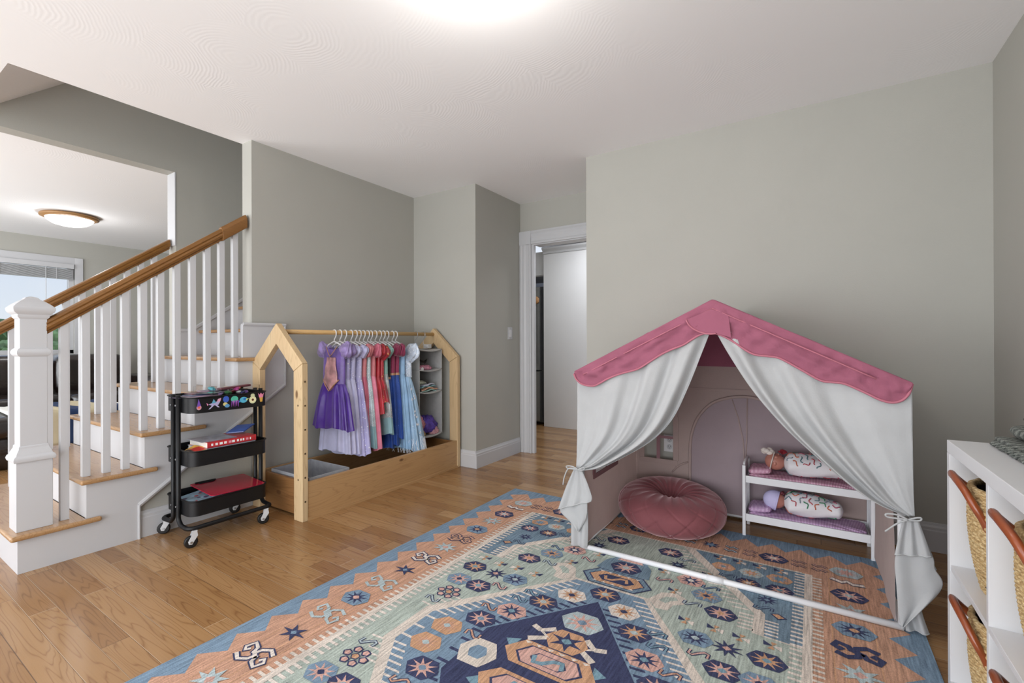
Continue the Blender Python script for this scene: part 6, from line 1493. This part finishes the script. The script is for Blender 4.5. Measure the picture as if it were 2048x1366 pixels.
def make_basket():
    b_ = thing('woven_basket', '', 'basket')
    H_ = 0.28; nrow = 22; na = 96
    def f(u, v):
        a = 2*pi*u; z = H_*v; r_ = 0.112+0.052*sin(pi*min(1, (0.12+0.56*v)))+0.004*sin(a*3+v*4)
        r_ += 0.0032*abs(sin(pi*nrow*v))+0.0022*sin(a*46+(int(v*nrow) % 2)*pi)
        return (r_*cos(a), r_*sin(a), z)
    MB().grid(f, na*2, nrow*5, 0, wrapu=True).build('wicker_body', WV, b_, smooth=True, world=False)
    MB().lathe([(0.13, 0.0), (0.13, 0.006)], (0, 0, 0), 40).build('base', WV, b_, world=False)
    rr_ = 0.112+0.052*sin(pi*0.68)
    MB().tube([((rr_+0.002*sin(k*2.1))*cos(2*pi*k/64), (rr_+0.002*sin(k*2.1))*sin(2*pi*k/64), H_+0.002) for k in range(64)], 0.0085, 8, closed=True).build('rim', WV, b_, smooth=True, world=False)
    def fi(u, v):
        a = 2*pi*u; z = H_-0.004-(H_-0.03)*v; r_ = (rr_-0.010)*(1-0.06*v)+0.004*sin(a*17+v*20); return (r_*cos(a), r_*sin(a), z)
    m_ = MB().grid(fi, 80, 16, 0, wrapu=True); m_.lathe([(rr_-0.015, H_*0.55), (0.001, H_*0.6)], (0, 0, 0), 30, caps=False)
    m_.build('liner', LIN_, b_, smooth=True, world=False)
    # leather handle on the front (-x side), standing out and up
    xb = -rr_-0.006
    pth = smooth_path([(xb+0.024, -0.072, 0.180), (xb+0.012, -0.070, 0.215), (xb-0.004, -0.066, 0.248), (xb-0.018, -0.045, 0.282), (xb-0.026, 0.0, 0.300), (xb-0.028, 0.036, 0.306), (xb-0.022, 0.056, 0.298), (xb-0.002, 0.062, 0.278), (xb+0.018, 0.062, 0.262)], 5)
    h_ = MB().tube(pth, 0.01, 12, flat=(0.0095, 0.0125)).build('handle', LEA, b_, smooth=True, world=False)
    for s in (-1, 1):
        m_ = MB(); zt_ = 0.0 if s < 0 else 0.05; m_.prism([(s*0.066-0.016, 0.215+zt_), (s*0.066+0.016, 0.215+zt_), (s*0.066+0.012, 0.185+zt_), (s*0.066, 0.17+zt_), (s*0.066-0.012, 0.185+zt_)], 'x', xb+0.030, xb+0.014); m_.build('handle_tab', LEA, h_, world=False, bevel=0.001)
        MB().tube([(xb+0.0125, s*0.066-0.006, 0.195+zt_), (xb+0.0125, s*0.066+0.006, 0.183+zt_), (xb+0.0125, s*0.066+0.006, 0.195+zt_), (xb+0.0125, s*0.066-0.006, 0.183+zt_)], 0.0012, 5).build('stitch', STI, h_, world=False)
    return b_
ycs = (sy1-0.03-0.170, ym_-TI/2-0.170)
bk0 = None
for k, (y, z, lab) in enumerate(((ycs[0], zm+TI/2, 'woven seagrass basket with leather handle in the far upper cube'), (ycs[1], zm+TI/2, 'woven seagrass basket with leather handle in the near upper cube'),
                                 (ycs[0], TK, 'woven seagrass basket with leather handle in the far lower cube'), (ycs[1], TK, 'woven seagrass basket with leather handle in the near lower cube'))):
    if bk0 is None: bk0 = make_basket(); q = bk0
    else: q = copy_tree(bk0)
    q.location = (0.524, y, z); tag(q, lab, 'basket', 'woven baskets in the cube shelf')
# folded blanket on top
BL = None
def plaid():
    m, t, b = nodes('charcoal_woven_wool'); L = t.links; tc = N(t, 'ShaderNodeTexCoord')
    wv = N(t, 'ShaderNodeTexWave'); wv.wave_type = 'BANDS'; wv.bands_direction = 'DIAGONAL'; wv.inputs['Scale'].default_value = 22; wv.inputs['Distortion'].default_value = 3.5; wv.inputs['Detail'].default_value = 3; L.new(tc.outputs['Object'], wv.inputs['Vector'])
    n1 = N(t, 'ShaderNodeTexNoise'); n1.inputs['Scale'].default_value = 240; L.new(tc.outputs['Object'], n1.inputs['Vector'])
    s = math_(t, 'ADD', math_(t, 'MULTIPLY', wv.outputs[0], 0.3), math_(t, 'MULTIPLY', n1.outputs[0], 0.85))
    rp = N(t, 'ShaderNodeValToRGB'); e = rp.color_ramp.elements; e[0].position = 0.35; e[0].color = lin('3c403e'); e[1].position = 0.85; e[1].color = lin('8f938c')
    L.new(s, rp.inputs[0]); L.new(rp.outputs[0], b.inputs['Base Color']); b.inputs['Roughness'].default_value = 0.95
    bp = N(t, 'ShaderNodeBump'); bp.inputs['Strength'].default_value = 0.7; bp.inputs['Distance'].default_value = 0.004; L.new(s, bp.inputs['Height']); L.new(bp.outputs[0], b.inputs['Normal']); return m
PL = plaid()
bt = thing('folded_blanket', 'folded charcoal and grey woven blanket lying on top of the cube shelf', 'blanket', (0.60, 1.6, 0.772))
def layer(z0, z1, x0, x1, y0, y1, seed, name):
    """one rolled-over fold: the cloth wraps around its long front edge"""
    def f(u, v):
        y = y0+(y1-y0)*v; a = 2*pi*u
        se = lambda q, p: math.copysign(abs(q)**p, q)
        endr = (min(1, (1-v)/0.05)**0.5)*(min(1, v/0.05)**0.5) if 0 < v < 1 else 0.0
        x = (x0+x1)/2+(x1-x0)/2*se(cos(a), 0.35)+0.006*sin(y*22+seed); z = (z0+z1)/2+(z1-z0)/2*se(sin(a), 0.7)*max(endr, 0.25)+0.004*sin(y*17+a*2+seed)
        return (x, y, max(z, 0.7735))
    return MB().grid(f, 60, 60, 0, wrapu=True).build(name, PL, bt, smooth=True)
layer(0.774, 0.806, 0.455, 0.735, 1.22, 1.925, 1, 'lower_fold'); layer(0.802, 0.842, 0.478, 0.735, 1.24, 1.905, 2, 'middle_fold'); layer(0.836, 0.880, 0.500, 0.732, 1.25, 1.90, 3, 'top_fold')
fr_ = MB(); rr = random.Random(9)
for k in range(150):
    y = 1.23+0.69*k/150; x = 0.455+rr.uniform(-0.004, 0.002); fr_.tube([(x+0.006, y, 0.790), (x-0.006, y+rr.uniform(-.003, .003), 0.784), (x-0.014, y+rr.uniform(-.005, .005), 0.776)], 0.0028, 5)
for k in range(60):
    x = 0.46+0.27*k/60; fr_.tube([(x, 1.922, 0.790), (x+rr.uniform(-.003, .003), 1.932, 0.784), (x+rr.uniform(-.004, .004), 1.942, 0.776)], 0.0028, 5)
tag(fr_.build('fringe', PL, bt, smooth=True), kind='stuff')
